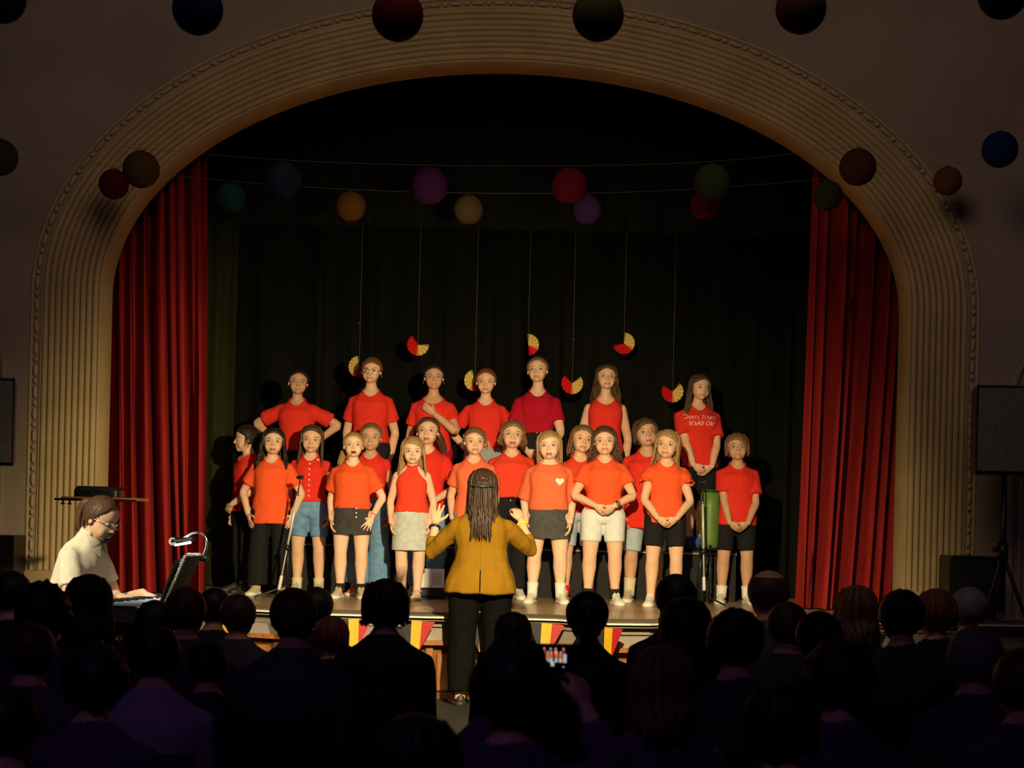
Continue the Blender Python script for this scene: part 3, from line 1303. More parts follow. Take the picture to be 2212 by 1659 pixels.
# reeded band: nine half-round ribs that follow the arch, each a part of the wall
NR = 9
for k in range(NR):
    t = (k + .5) / NR
    a, bb = IA + .012 + (OA - IA - .012) * t, IB + .012 + (OB - IB - .012) * t
    rw = (OA - IA - .012) / NR / 2
    big = 1.0 if k != 6 else .8
    pts = [(x, WALLD - .004, z) for x, z in arch_pts(a, bb, 60)]
    rings = []
    for i in range(len(pts)):
        p, q = np.array(pts[max(i - 1, 0)]), np.array(pts[min(i + 1, len(pts) - 1)])
        T = nrm(q - p)
        nn = np.array([-T[2], 0, T[0]])
        ring = []
        for g in range(7):
            an = math.pi * g / 6
            ring.append(np.array(pts[i]) + nn * math.cos(an) * rw * .97 + np.array([0, -1, 0]) * math.sin(an) * rw * 1.35 * big)
        rings.append(np.array(ring))
    link('rib', mesh_of('rib', *loft(rings, False, False, False), [MATS['plaster_cream']]), wall_front)
# plain inner fascia and lining of the reveal
rings = []
for x, z in arch_pts(IA, IB, 60):
    t = nrm((x - CX, max(0, z - ASP) * 1.6))
    o0 = np.array([x, WALLD, z])
    ou = np.array([t[0], 0, t[1]])
    rings.append(np.array([o0 + ou * .012 - np.array([0, .004, 0]), o0 + ou * .004 - np.array([0, .024, 0]), o0 - ou * .008 - np.array([0, .016, 0]), o0 - ou * .008 + np.array([0, REV, 0])]))
link('inner_fascia', mesh_of('inner_fascia', *loft(rings, False, False, False), [MATS['plaster_cream']]), wall_front)
# bead moulding round the outside: long and short beads in turn
bead_me = mesh_of('bead', *ellipsoid((0, 0, 0), (.017, .016, .050), 10, 8), [MATS['plaster_cream']])
outer_c = arch_pts(OA + .045, OB + .04, 200)
acc, last, tgt, seg = 0.0, None, .05, 0
long_ = True
for x, z in outer_c:
    p = np.array([x, WALLD - .012, z])
    if last is not None:
        d = p - last
        L = np.linalg.norm(d)
        while acc + L >= tgt:
            q = last + d * ((tgt - acc) / L)
            if q[2] > STZ + .03:
                o = link('bead', bead_me, wall_front, q)
                o.rotation_euler = (0, math.atan2(d[0], d[2]), 0)
                if not long_:
                    o.scale = (1.05, 1, .42)
            long_ = not long_
            tgt += .085
        acc += L
    last = p
for e in (.085, .005):
    pts = [(x, WALLD - .002, z) for x, z in arch_pts(OA + e, OB + e, 60)]
    obj('edge_moulding', MB().add(tube(pts, .014, 6)), MATS['plaster_cream'], wall_front)
# plinths under the jambs
for s in (-1, 1):
    obj('plinth', MB().add(box((CX + s * 3.40, WALLD - .03, STZ + .098), (.56, .14, .196), .012)), MATS['plaster_cream'], wall_front)

# blind arches beside the stage
for k, (cx, r) in enumerate(((-4.44, .46), (4.30, .42))):
    tr = struct(thing('trim_%d' % (k + 1), 'plaster moulding of the blind arch at the %s edge' % ('left' if k == 0 else 'right'), 'trim'))
    del tr['category']
    for q, (rr, th) in enumerate(((r, .032), (r - .075, .022))):
        zb = 2.62
        pts = [(cx - rr, WALLD - .01, z) for z in np.linspace(.5, zb, 6)] + [(cx + rr * math.cos(a), WALLD - .01, zb + rr * math.sin(a)) for a in np.linspace(math.pi, 0, 25)[1:-1]] + [(cx + rr, WALLD - .01, z) for z in np.linspace(zb, .5, 6)]
        obj('moulding', MB().add(tube(pts, th, 8)), MATS['plaster_wall'], tr)

# ================================================================ the stage
edge_px = [(-40, 1296), (300, 1308), (542, 1320), (707, 1329), (917, 1335), (1100, 1338), (1206, 1341), (1315, 1350), (1405, 1351), (1528, 1347), (1680, 1348), (1815, 1347), (2000, 1347)]
EDGE = [G(x, y - 3, STZ) for x, y in edge_px]
EDGE[0].x = -4.6
EDGE[-1].x = 4.6
top, bot = [], []
V = [(p.x, p.y, STZ) for p in EDGE] + [(p.x, 17.2, STZ) for p in EDGE] + [(p.x, p.y, STZ - .012) for p in EDGE]
n = len(EDGE)
F = [(i, i + 1, n + i + 1, n + i) for i in range(n - 1)] + [(2 * n + i, 2 * n + i + 1, i + 1, i) for i in range(n - 1)]
stage = struct(link('stage_floor', mesh_of('stage_floor', V, F, [MATS['stage_boards']], smooth=False)))
tag(stage, 'worn glossy brown wooden stage floor')
struct_front = struct(thing('stage_front', 'panelled wooden front of the stage under the apron edge', 'stage'))
del struct_front['category']


def strip(name, off_in, z0, z1, dy, m, parent, tops=True):
    V, F = [], []
    for p in EDGE:
        V += [(p.x, p.y + off_in, z1), (p.x, p.y + off_in, z0), (p.x, p.y + off_in + dy, z1), (p.x, p.y + off_in + dy, z0)]
    for i in range(len(EDGE) - 1):
        a, b_ = 4 * i, 4 * i + 4
        F += [(a, a + 1, b_ + 1, b_), (a, b_, b_ + 2, a + 2), (a + 1, a + 3, b_ + 3, b_ + 1)]
    return link(name, mesh_of(name, V, F, [m], smooth=False), parent)


strip('nosing', -.010, STZ - .010, STZ + .001, .05, MATS['nosing_white'], struct_front)
strip('carpet_border', .012, STZ, STZ + .006, .42, MATS['carpet_speckle'], struct_front)
strip('fascia_board', .10, STZ - .17, STZ - .012, .03, MATS['fascia_grey'], struct_front)
strip('ledge', .055, STZ - .20, STZ - .17, .1, MATS['panel_wood'], struct_front)
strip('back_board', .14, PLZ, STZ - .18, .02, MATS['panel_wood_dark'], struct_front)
# raised panels and stiles along the front
cum = [0]
for a, b_ in zip(EDGE[:-1], EDGE[1:]):
    cum.append(cum[-1] + math.hypot(b_.x - a.x, b_.y - a.y))


def along(s):
    for i in range(len(EDGE) - 1):
        if s <= cum[i + 1] or i == len(EDGE) - 2:
            t = (s - cum[i]) / (cum[i + 1] - cum[i])
            p = EDGE[i].lerp(EDGE[i + 1], t)
            return p, math.atan2(EDGE[i + 1].y - EDGE[i].y, EDGE[i + 1].x - EDGE[i].x)


PZ = (PLZ + STZ - .20) / 2
PH = STZ - .20 - PLZ
pan_me = mesh_of('panel', *box((0, 0, 0), (.30, .024, PH - .11), .012), [MATS['panel_wood']], smooth=False)
sti_me = mesh_of('stile', *box((0, 0, 0), (.055, .032, PH), .006), [MATS['panel_wood']], smooth=False)
s_ = .2
while s_ < cum[-1] - .2:
    for me, ds, nm in ((sti_me, 0, 'stile'), (pan_me, .20, 'panel')):
        p, a = along(s_ + ds)
        o = link(nm, me, struct_front, (p.x - math.sin(a) * .125, p.y + math.cos(a) * .125, PZ))
        o.rotation_euler = (0, 0, a)
    s_ += .40
mat('platform_black', (.010, .009, .008), .8, noise_scale=3, noise_amt=.3)
plat = struct(obj('step_platform', MB().add(box((0, 10.64, PLZ / 2), (9.4, 2.3, PLZ), .01)), MATS['platform_black'], smooth=False))
tag(plat, 'low dark platform between the audience and the stage')

# black stage house behind the arch
for nm, c, s in (('wall_stage_back', (0, 17.3, 3.2), (9, .1, 7)), ('wall_stage_left', (-4.3, 15.4, 3.2), (.1, 3.8, 7)), ('wall_stage_right', (4.3, 15.4, 3.2), (.1, 3.8, 7)), ('ceiling_stage', (0, 15.4, 6.6), (9, 3.8, .1))):
    tag(struct(obj(nm, MB().add(box(c, s)), MATS['stage_paint'], smooth=False)), 'black painted ' + nm.replace('_', ' '))


def drape(name, label, x0, x1, y, z0, z1, folds, amp, m, seed=1, shape=None, nx=None, nz=26, sharp=1.6, thick=True, group=None, skew=0.0):
    nx = nx or int(folds * 12)
    rnd = random.Random(seed)
    ph = [rnd.uniform(-.35, .35) for _ in range(int(folds) + 3)]
    am = [rnd.uniform(.35, 1.35) for _ in range(int(folds) + 3)]
    V, F = [], []
    for j in range(nz + 1):
        q = j / nz
        z = z1 + (z0 - z1) * q
        for i in range(nx + 1):
            t = i / nx
            f = t * folds
            k = int(f)
            fr = f - k
            jit = ph[k] * (1 - fr) + ph[k + 1] * fr
            a_ = am[k] * (1 - fr) + am[k + 1] * fr
            drift = .25 * math.sin(2.2 * q + seed + k * .7)
            wv = 1 - 2 * ((math.cos(2 * math.pi * (f + jit + drift * .35)) + 1) / 2) ** sharp
            xx = t
            xa, xb = x0, x1
            if shape:
                xa, xb = shape(q)
            xx = xx + skew * q * q * xx * (1 - xx)
            x = xa + (xb - xa) * xx + amp * .35 * math.cos(2 * math.pi * (f + jit)) * a_
            yy = y + amp * a_ * wv * (.75 + .5 * q) + .02 * math.sin(5 * q + 3 * t + seed)
            V.append((x, yy, z))
    for j in range(nz):
        for i in range(nx):
            a = j * (nx + 1) + i
            F.append((a, a + nx + 1, a + nx + 2, a + 1))
    o = link(name, mesh_of(name, V, F, [m]))
    tag(o, label, 'curtain', group)
    return o


cl = lambda x: x
L_in0, L_in1 = P(437, 400, 13.8).x, P(441, 1270, 13.8).x
R_in0, R_in1 = P(1760, 420, 13.8).x, P(1722, 1310, 13.8).x
drape('stage_curtain', 'deep red velvet curtain behind the pianist, left side of the arch', -3.5, L_in0, 13.82, STZ + .012, 5.3, 9, .15, MATS['velvet_red'], 3, lambda q: (-3.5, L_in0 + (L_in1 - L_in0) * q), skew=.45, group='red stage curtains')
drape('stage_curtain', 'deep red velvet curtain next to the loudspeaker, right side of the arch', R_in0, 3.5, 13.82, STZ + .012, 5.3, 9, .15, MATS['velvet_red'], 14, lambda q: (R_in0 + (R_in1 - R_in0) * q, 3.4), skew=-.45, group='red stage curtains')
drape('backdrop_curtain', 'black backdrop curtain hanging behind the singers', -4.1, 4.1, 16.6, STZ + .01, 5.9, 24, .05, MATS['drape_black'], 5)
drape('border_curtain', 'short black border curtain across the top of the stage', -4.0, 4.0, 14.5, 4.02, 6.2, 26, .03, MATS['drape_black'], 11)
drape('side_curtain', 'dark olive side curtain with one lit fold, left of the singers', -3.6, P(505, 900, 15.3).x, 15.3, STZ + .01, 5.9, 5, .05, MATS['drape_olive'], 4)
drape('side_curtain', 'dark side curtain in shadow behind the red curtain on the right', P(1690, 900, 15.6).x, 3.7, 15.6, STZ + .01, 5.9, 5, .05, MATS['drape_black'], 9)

# risers for the back row: four black platforms end to end
RT = 1.6 - (1182 - HOR - .024 * 200) * 14.62 / FPX
RTOP = 1.305
xs = [-2.28, -1.22, -.16, .90, 1.96]
for k in range(4):
    c = ((xs[k] + xs[k + 1]) / 2)
    t = thing('choir_riser', ['black riser platform under the leftmost two girls of the back row', 'black riser platform under the middle of the back row, left of centre', 'black riser platform behind the conductor, right of centre', 'black riser platform with a pale edge under the girl in the printed shirt'][k], 'riser', (c, 15.15, STZ), 0, 'risers under the back row')
    h = RTOP - STZ
    obj('deck', MB().add(box((0, 0, h - .02), (1.05, 1.0, .04), .004)), MATS['riser_black'], t, False)
    obj('edge_strip', MB().add(box((0, -.503, h - .022), (1.04, .006, .012))), MATS['riser_edge'], t, False)
    obj('skirt', MB().add(box((0, -.47, h / 2 - .02), (1.04, .02, h - .04))), MATS['riser_black'], t, False)
    for sx in (-1, 1):
        for sy in (-.42, .42):
            obj('leg', MB().add(box((sx * .49, sy, h / 2 - .02), (.04, .04, h - .042))), MATS['steel_black'], t, False)


# ================================================================ the choir
def kid(label, x, ytop, D, base, hf=.158, **k):
    p = P(x, 1120, D)
    pt = P(x, ytop, D)
    H = pt.z - base
    return person(label, (p.x, D, base), H, hf * H, **k)


TEE = dict(hem=.475, sleeve=.60, loose=.018)
SNK = ('leather_white', 'rubber_white', 'lace_white')
BEI = ('leather_beige', 'rubber_white', 'leather_beige')
BLK = ('leather_black', 'leather_black', 'leather_black')
ORG = ('leather_orange', 'rubber_white', 'lace_white')
for a_ in set(SNK + BEI + BLK + ORG):
    assert a_ in MATS


def earring(b, s, drop=.0, m='gold_metal'):
    p = np.array(b.HM @ Vector((s * .385, .02, .33)))
    mb = MB()
    pts = [p + np.array([0, .010 * math.sin(a), -.012 + .012 * math.cos(a)]) for a in np.linspace(0, 6.28, 13)[:-1]]
    mb.add(tube(pts, .0025, 6, closed=True))
    return obj('earring', mb, MATS[m], b.root)


def glasses(b, m='silver_metal', r=.105):
    mb = MB()
    tr = lambda p: np.array(b.HM @ Vector(p))
    for s in (-1, 1):
        mb.add(tube([tr((s * .155 + r * math.cos(a), -.40 + .03 * abs(math.cos(a)) * (1 if s * math.cos(a) > 0 else 0), .475 + r * .82 * math.sin(a))) for a in np.linspace(0, 6.28, 21)[:-1]], .0022, 6, closed=True))
        mb.add(tube([tr((s * .262, -.37, .49)), tr((s * .35, -.2, .50)), tr((s * .375, .06, .50)), tr((s * .37, .12, .45))], .0022, 6))
    mb.add(tube([tr((-.05, -.405, .49)), tr((0, -.425, .50)), tr((.05, -.405, .49))], .0022, 6))
    return obj('glasses', mb, MATS[m], b.root)


D1, D2, D3 = 13.84, 14.30, 14.98
# ---- front row
b = kid('dark long-haired front-row girl in orange T-shirt and wide black trousers', 585, 924, 14.0, STZ, hair=dict(kind='wavy', length=1.05, front=.52, n=30, out=.30), haircol='hair_dark', skin='skin_fair', head=(R(8), R(-4), R(3)), mouth='sing',
        arms={-1: 'wide', 1: 'wide'}, top=dict(hem=.425, sleeve=.66, loose=.028), topmat='shirt_orange', bottom=dict(kind='pants', hem=.97, loose=.014, flare=.035, top=.60), bottommat='cloth_black', bottomname='trousers', shoes=BEI, stance=.075)
b = kid('singing blond girl with open mouth, orange T-shirt over a buttoned black denim skirt', 760, 933, D1, STZ, hf=.153, hair=dict(kind='pony', length=.6, front=.50, side=-.55, part=-.1), haircol='hair_blond', skin='skin_pale', head=(R(6), R(-6), 0), mouth='open',
        top=dict(hem=.535, sleeve=.72, loose=.036, hemloose=.012, blouson=.012), topmat='shirt_orange', bottom=dict(kind='skirt', hem=.385, top=.575, loose=.014, flare=.014), bottommat='denim_black', bottomname='skirt', shoes=BEI, socks=('sock_black', .085), stance=.062, Wd=1.04,
        arms={-1: 'down', 1: {'w': (.125 * 1.37, -.06, .485 * 1.37), 'hand': 'open', 'thumb': (-1, -.4, 0), 'hint': (1, .6, 0)}})
buttons([(.045, .565 * b.H - .035 * i) for i in range(4)], b.bottom, .007, MATS['button_white'], b.bottomobj)
wrist_band(b.root, b, 1, MATS['elastic_pink'], 'bracelet', .01)
wrist_band(b.root, b, -1, MATS['sock_cream'], 'bracelet', .012)
b = kid('girl with long blond hair, red halter top, sparkly grey skirt and sandals', 888, 943, 13.78, STZ, hf=.163, hair=dict(kind='long', length=.92, front=.36, sweep=.28, part=.10, n=30, temple=.2, out=.14), haircol='hair_blond', skin='skin_pale', head=(R(4), R(2), 0),
        top=dict(hem=.535, sleeve=0, loose=.010, hemloose=.020, tank=True, neck=(.036, .040, .004)), topmat='shirt_bright', topname='halter_top', bottom=dict(kind='skirt', hem=.305, top=.57, loose=.012, flare=.012), bottommat='skirt_grey', bottomname='skirt', feet=True, stance=.045, Wd=1.02)
fm = MATS['leather_beige']
for s in (-1, 1):
    ank = b.leg[s][2]
    H = b.H
    so = obj('sandal', MB().add(loft([sring(ank[0], ank[1] - .036 * H, z, .034 * H * e, .092 * H * e, 24, 2.6) for z, e in ((0, .96), (.004, 1), (.010, 1), (.012, .97))])), fm, b.root)
    obj('strap', MB().add(tube([(ank[0] - .033 * H, ank[1] - .088 * H, .012), (ank[0] - .02 * H, ank[1] - .09 * H, .044), (ank[0] + .02 * H, ank[1] - .09 * H, .044), (ank[0] + .033 * H, ank[1] - .088 * H, .012)], [(.012, .004)] * 4, 8, side=(0, 1, 0))), fm, so)
    obj('strap', MB().add(tube([(ank[0] + .031 * H * math.cos(a), ank[1] + .033 * H * math.sin(a), ank[2] - .004 + .008 * math.cos(a)) for a in np.linspace(0, 6.28, 17)[:-1]], .004, 6, closed=True)), fm, so)
# sequins on the grey skirt
mbs = MB()
rn = random.Random(4)
sp = np.array([(rn.uniform(-.11, .11), 0, rn.uniform(.31, .55) * b.H) for _ in range(60)])
for c in project(sp, b.bottom, .001):
    mbs.add(ellipsoid(c, .0028, 6, 4))
so = obj('sequins', mbs, mat('sequin', (.95, .95, .88), .2), b.bottomobj)
so['kind'] = 'stuff'
b = kid('girl in an orange T-shirt half hidden behind the conductor, fair hair tied back', 1021, 922, 13.95, STZ, hair=dict(kind='pony', length=.5, front=.45, sweep=.15, wisps=5), haircol='hair_light', skin='skin_fair', head=(R(6), 0, 0), top=dict(hem=.44, sleeve=.62, loose=.022), topmat='shirt_coral',
        bottom=dict(kind='shorts', hem=.30, loose=.006), bottommat='denim_blue', shoes=SNK, socks=('sock_white', .08))
b = kid('girl with a blond bob, coral sweater with white heart and dark denim skirt', 1184, 930, 13.8, STZ, hf=.166, hair=dict(kind='bob', length=.60, front=.40, sweep=-.22, part=-.05, n=30, temple=.25, width=.1), haircol='hair_blond', skin='skin_pale', head=(R(-4), R(-3), R(-3)), mouth='sing',
        top=dict(hem=.535, sleeve=.98, loose=.028, hemloose=.016, blouson=.012, neck=(.066, .046, -.004)), topmat='shirt_coral', topname='sweater', bottom=dict(kind='skirt', hem=.375, top=.575, loose=.016, flare=.010), bottommat='denim_grey', bottomname='skirt', shoes=SNK, socks=('sock_white', .115), stance=.082, Wd=1.10)
hv = []
for a in np.linspace(0, 2 * math.pi, 41)[:-1]:
    x = 16 * math.sin(a) ** 3
    z = 13 * math.cos(a) - 5 * math.cos(2 * a) - 2 * math.cos(3 * a) - math.cos(4 * a)
    hv.append((.085 + x * .0022, 0, .705 * b.H + z * .0022))
hv = project(np.array(hv), b.top, .004)
cen = hv.mean(0)
obj('heart_patch', MB().add((np.vstack([hv, [cen]]), [(i, (i + 1) % 40, 40) for i in range(40)])), MATS['felt_white'], b.topobj)
for s in (-1, 1):
    earring(b, s)
wrist_band(b.root, b, 1, MATS['silver_metal'], 'bracelet', .02)
b = kid('girl with curly brown hair and a wristwatch, hands folded over pale denim shorts', 1303, 921, 13.8, STZ, hf=.160, hair=dict(kind='curly', length=.72, front=.50, n=24, out=.28, thick=1.06), haircol='hair_brown', skin='skin_fair', head=(R(-3), R(-4), R(-2)), top=dict(hem=.525, sleeve=.60, loose=.032, hemloose=.014), topmat='shirt_orange',
        bottom=dict(kind='shorts', hem=.33, loose=.010, flare=.004, top=.585), bottommat='denim_pale', shoes=SNK, socks=('sock_black', .085), stance=.076, Wd=1.06, arms={-1: ('clasp', .555, False), 1: ('clasp', .555, True)})
wrist_band(b.root, b, 1, MATS['plastic_black'], 'watch_strap', .018, .024, .008)
S_, E_, W_, _h = b.arm[1]
obj('watch', MB().add(box(W_ + nrm(E_ - W_) * .03 + np.array([.004, -.028, .004]), (.034, .012, .038), .005)), MATS['plastic_black'], b.root, False)
b = kid('blond girl with a choker and frilled sleeves, hands folded over black shorts', 1437, 928, 13.75, STZ, hf=.160, hair=dict(kind='long', length=.75, front=.40, sweep=.22, part=.08, n=28, temple=.25), haircol='hair_blond', skin='skin_fair', head=(R(-14), R(-2), R(4)), top=dict(hem=.47, sleeve=.34, loose=.020, puff=.016), topmat='shirt_orange', topname='blouse',
        bottom=dict(kind='shorts', hem=.36, loose=.010, flare=.004, top=.58), bottommat='cloth_black', shoes=SNK, stance=.072, arms={-1: ('clasp', .50, True), 1: ('clasp', .50, False)})
for s in (-1, 1):     # frill round each short sleeve
    S_, E_, W_, _h = b.arm[s]
    ax = nrm(E_ - S_)
    c = S_ + ax * .34 * np.linalg.norm(E_ - S_)
    u = nrm(np.cross(ax, (0, 1, 0)))
    v = np.cross(ax, u)
    r1, r2 = [], []
    for k in range(48):
        a = 2 * math.pi * k / 48
        q = u * math.cos(a) + v * math.sin(a)
        r1.append(c + q * .062 - ax * .012)
        r2.append(c + q * (.074 + .010 * math.sin(a * 9)) + ax * (.028 + .006 * math.cos(a * 9)))
    obj('frill', MB().add(loft([np.array(r1), np.array(r2)], False, False)), MATS['shirt_orange'], b.topobj)
nk = [b.tp((.031 * b.H * math.cos(a), .010 * b.H + .031 * b.H * math.sin(a), .852 * b.H)) for a in np.linspace(0, 6.28, 21)[:-1]]
obj('choker', MB().add(tube(nk, .005, 6, closed=True)), MATS['cloth_black'], b.root)

# ---- middle row
b = kid('dark-haired girl in profile looking left, at the far left end of the choir', 531, 917, 14.35, STZ, rz=R(-58), hair=dict(kind='pony', length=.45, front=.46, wisps=10, rough=.03), haircol='hair_dark', skin='skin_fair', head=(R(-14), R(2), 0), top=dict(hem=.48, sleeve=.5, loose=.02), topmat='shirt_red', bottom=dict(kind='pants', hem=.96, loose=.012, flare=.01),
        bottommat='cloth_black', bottomname='trousers', shoes=BLK, arms={-1: 'down', 1: ('clasp', .52, False)})
b = kid('girl with long straight brown hair, sleeveless buttoned red blouse and denim shorts', 668, 918, 14.35, STZ, hair=dict(kind='long', length=1.1, front=.56, n=26), haircol='hair_brown', skin='skin_fair', head=(R(4), R(2), R(3)), top=dict(hem=.545, sleeve=.16, loose=.020), topmat='shirt_red', topname='blouse', bottom=dict(kind='shorts', hem=.36, loose=.010, flare=.004, top=.59),
        bottommat='denim_blue', shoes=BEI, socks=('sock_cream', .09), stance=.065)
buttons([(0.004, b.H * .80 - .045 * i) for i in range(1, 8)], b.top, .0075, MATS['button_white'], b.topobj)
b = kid('girl in red keyhole top and wide blue jeans behind the singing blond girl', 797, 913, 14.35, STZ, hair=dict(kind='pony', length=.5, front=.54), haircol='hair_light', skin='skin_tan', head=(R(2), 0, 0), top=dict(hem=.56, sleeve=.16, loose=.020), topmat='shirt_red', topname='sleeveless_top',
        bottom=dict(kind='pants', hem=.95, loose=.014, flare=.045, top=.60), bottommat='denim_blue', bottomname='jeans', shoes=ORG, stance=.068, arms={-1: 'behind', 1: 'down'})
kh = project(np.array([(.007 * math.cos(a), 0, .785 * b.H + .018 * math.sin(a)) for a in np.linspace(0, 6.28, 17)[:-1]]), b.top, .003)
obj('keyhole', MB().add((np.vstack([kh, [kh.mean(0)]]), [(i, (i + 1) % 16, 16) for i in range(16)])), MATS['skin_tan'], b.topobj)
b = kid('girl with brown ponytail over one shoulder and blue jeans, behind the halter-top girl', 920, 900, 14.38, STZ, hair=dict(kind='pony', length=.55, front=.50, side=.6, part=.1), haircol='hair_brown', skin='skin_fair', head=(R(-4), R(-8), 0), mouth='sing', top=dict(hem=.49, sleeve=.62, loose=.02), topmat='shirt_red',
        bottom=dict(kind='pants', hem=.97, loose=.010, flare=.012), bottommat='denim_blue', bottomname='jeans', shoes=SNK, arms={-1: 'behind', 1: ('clasp', .535, False)}, Wd=1.05)
for s in (-1, 1):
    earring(b, s, m='silver_metal')
b = kid('girl with a curly fair bob and loose red T-shirt beside the conductor', 1102, 908, 14.35, STZ, hair=dict(kind='curly', length=.36, front=.44, n=20, over=False, out=.15), haircol='hair_light', skin='skin_fair', head=(R(2), R(-6), R(3)), mouth='sing', top=dict(hem=.565, sleeve=.75, loose=.034, hemloose=.014, blouson=.01), topmat='shirt_bright',
        bottom=dict(kind='pants', hem=.97, loose=.014, flare=.03, top=.60), bottommat='cloth_black', bottomname='trousers', shoes=SNK, arms={-1: 'down', 1: 'behind'}, Wd=1.06)
buttons([(0, .55 * b.H)], b.bottom, .009, MATS['silver_metal'], b.bottomobj)
b = kid('girl with hair clipped back tilting her head, light denim shorts and red socks', 1250, 918, 14.3, STZ, hair=dict(kind='wavy', length=.62, front=.48, sweep=.12, n=22), haircol='hair_light', skin='skin_fair', head=(R(10), R(-5), R(9)), top=dict(hem=.50, sleeve=.6, loose=.02), topmat='shirt_bright', bottom=dict(kind='shorts', hem=.42, loose=.010, flare=.006),
        bottommat='denim_light', shoes=SNK, socks=('sock_red', .085), stance=.07)
b = kid('short-haired child in long red T-shirt behind the girl with frilled sleeves', 1393, 903, 14.35, STZ, hair=dict(kind='bob', length=.30, front=.40, sweep=-.2, n=20, rough=.03, wisps=4), haircol='hair_brown', skin='skin_tan', head=(R(6), R(-10), R(-7)), mouth='sing', top=dict(hem=.40, sleeve=.7, loose=.036), topmat='shirt_red',
        bottom=dict(kind='shorts', hem=.50, loose=.012, flare=.006), bottommat='denim_light', shoes=BEI, socks=('sock_cream', .125), stance=.075)
b = kid('short-haired child in red T-shirt standing alone at the right end of the choir', 1590, 936, 14.45, STZ, hair=dict(kind='bob', length=.30, front=.36, sweep=.2, n=20, rough=.03), haircol='hair_light', skin='skin_tan', head=(R(-4), R(-6), R(-3)), top=dict(hem=.46, sleeve=.72, loose=.034), topmat='shirt_red',
        bottom=dict(kind='shorts', hem=.42, loose=.010, flare=.006), bottommat='cloth_black', shoes=SNK, socks=('sock_white', .10), stance=.075, arms={-1: ('clasp', .475, True), 1: ('clasp', .475, False)})

# ---- back row, on the risers
HB = .139
b = kid('dark-haired back-row girl with her hands on her hips', 636, 797, D3, RTOP, hf=.146, hair=dict(kind='bun', front=.53, bz=.85), haircol='hair_dark', skin='skin_tan', head=(R(10), R(-2), R(2)), arms={-1: 'akimbo', 1: 'akimbo'}, top=dict(hem=.52, sleeve=.72, loose=.028), topmat='shirt_red', bottom=dict(kind='pants', hem=.97, loose=.012),
        bottommat='cloth_black', bottomname='trousers', shoes=BLK)
b = kid('tall back-row girl with glasses and brown hair tied back', 795, 771, D3, RTOP, hf=.137, hair=dict(kind='pony', length=.5, front=.42, sweep=-.2, part=-.05), haircol='hair_red', skin='skin_fair', head=(R(-6), R(2), R(3)), top=dict(hem=.535, sleeve=.62, loose=.024), topmat='shirt_red', bottom=dict(kind='pants', hem=.97, loose=.012),
        bottommat='cloth_black', bottomname='trousers', shoes=BLK)
glasses(b)
earring(b, 1)
wrist_band(b.root, b, 1, MATS['sock_cream'], 'bracelet', .015)
Hh = P(930, 786, D3).z - RTOP
b = kid('girl with a bun and gold earrings holding one hand to her chest, back row', 930, 786, D3, RTOP, hf=HB, hair=dict(kind='bun', front=.56, bz=.97, by=.3), haircol='hair_dark', skin='skin_tan', head=(R(4), R(0), 0), top=dict(hem=.50, sleeve=.60, loose=.022, neck=(.060, .054, -.008)), topmat='shirt_red', bottom=dict(kind='shorts', hem=.5, loose=.014), bottommat='shirt_crimson', shoes=BLK,
        arms={-1: 'down', 1: {'w': (.025, -.145, .715 * Hh), 'hint': (1, -.1, -.9), 'hand': 'relax', 'dir': (-.75, -.1, .55), 'thumb': (.3, -.2, 1)}})
for s in (-1, 1):
    earring(b, s)
b = kid('back-row girl with sleek tied hair and grey trousers above the conductor', 1043, 795, D3, RTOP, hf=.141, hair=dict(kind='pony', length=.5, front=.54), haircol='hair_red', skin='skin_fair', head=(R(-2), R(3), 0), top=dict(hem=.54, sleeve=.62, loose=.018), topmat='shirt_red', bottom=dict(kind='pants', hem=.97, loose=.014),
        bottommat='grey_cotton', bottomname='trousers', shoes=BLK, arms={-1: 'behind', 1: 'behind'})
b = kid('tallest back-row girl in a dark crimson T-shirt tucked into black jeans', 1155, 770, D3, RTOP, hf=.136, hair=dict(kind='bun', front=.54, bz=.85, by=.42), haircol='hair_light', skin='skin_fair', head=(R(-8), R(-5), R(-3)), top=dict(hem=.59, sleeve=.66, loose=.016), topmat='shirt_crimson', bottom=dict(kind='pants', hem=.97, loose=.012, top=.615),
        bottommat='cloth_black', bottomname='jeans', shoes=BLK, arms={-1: ('clasp', .50, False), 1: ('clasp', .50, True)}, Wd=1.02)
buttons([(0, .595 * b.H)], b.bottom, .008, MATS['gold_metal'], b.bottomobj)
b = kid('back-row girl with long wavy hair in a sleeveless red top', 1302, 787, D3, RTOP, hf=.137, hair=dict(kind='wavy', length=1.1, front=.52, n=28, out=.28), haircol='hair_brown', skin='skin_fair', head=(R(3), R(-7), R(2)), top=dict(hem=.50, sleeve=0, loose=.014, hemloose=.020, neck=(.054, .050, -.008)), topmat='shirt_red', topname='tank_top',
        bottom=dict(kind='pants', hem=.97, loose=.010), bottommat='cloth_black', bottomname='trousers', shoes=BLK)
b = kid('long-haired girl with white print on her red T-shirt at the back right', 1502, 808, 14.95, RTOP, hf=.142, rz=R(8), hair=dict(kind='long', length=1.05, front=.52, part=.1, n=28, out=.22), haircol='hair_brown', skin='skin_fair', head=(R(12), R(1), R(4)), top=dict(hem=.47, sleeve=.72, loose=.034), topmat='shirt_red',
        bottom=dict(kind='shorts', hem=.48, loose=.026), bottommat='cloth_black', socks=('sock_blue', .075), feet=False, shoes=('sock_blue', 'leather_black', 'sock_blue'), arms={-1: ('clasp', .475, True), 1: ('clasp', .475, False)}, Wd=1.10, stance=.03)


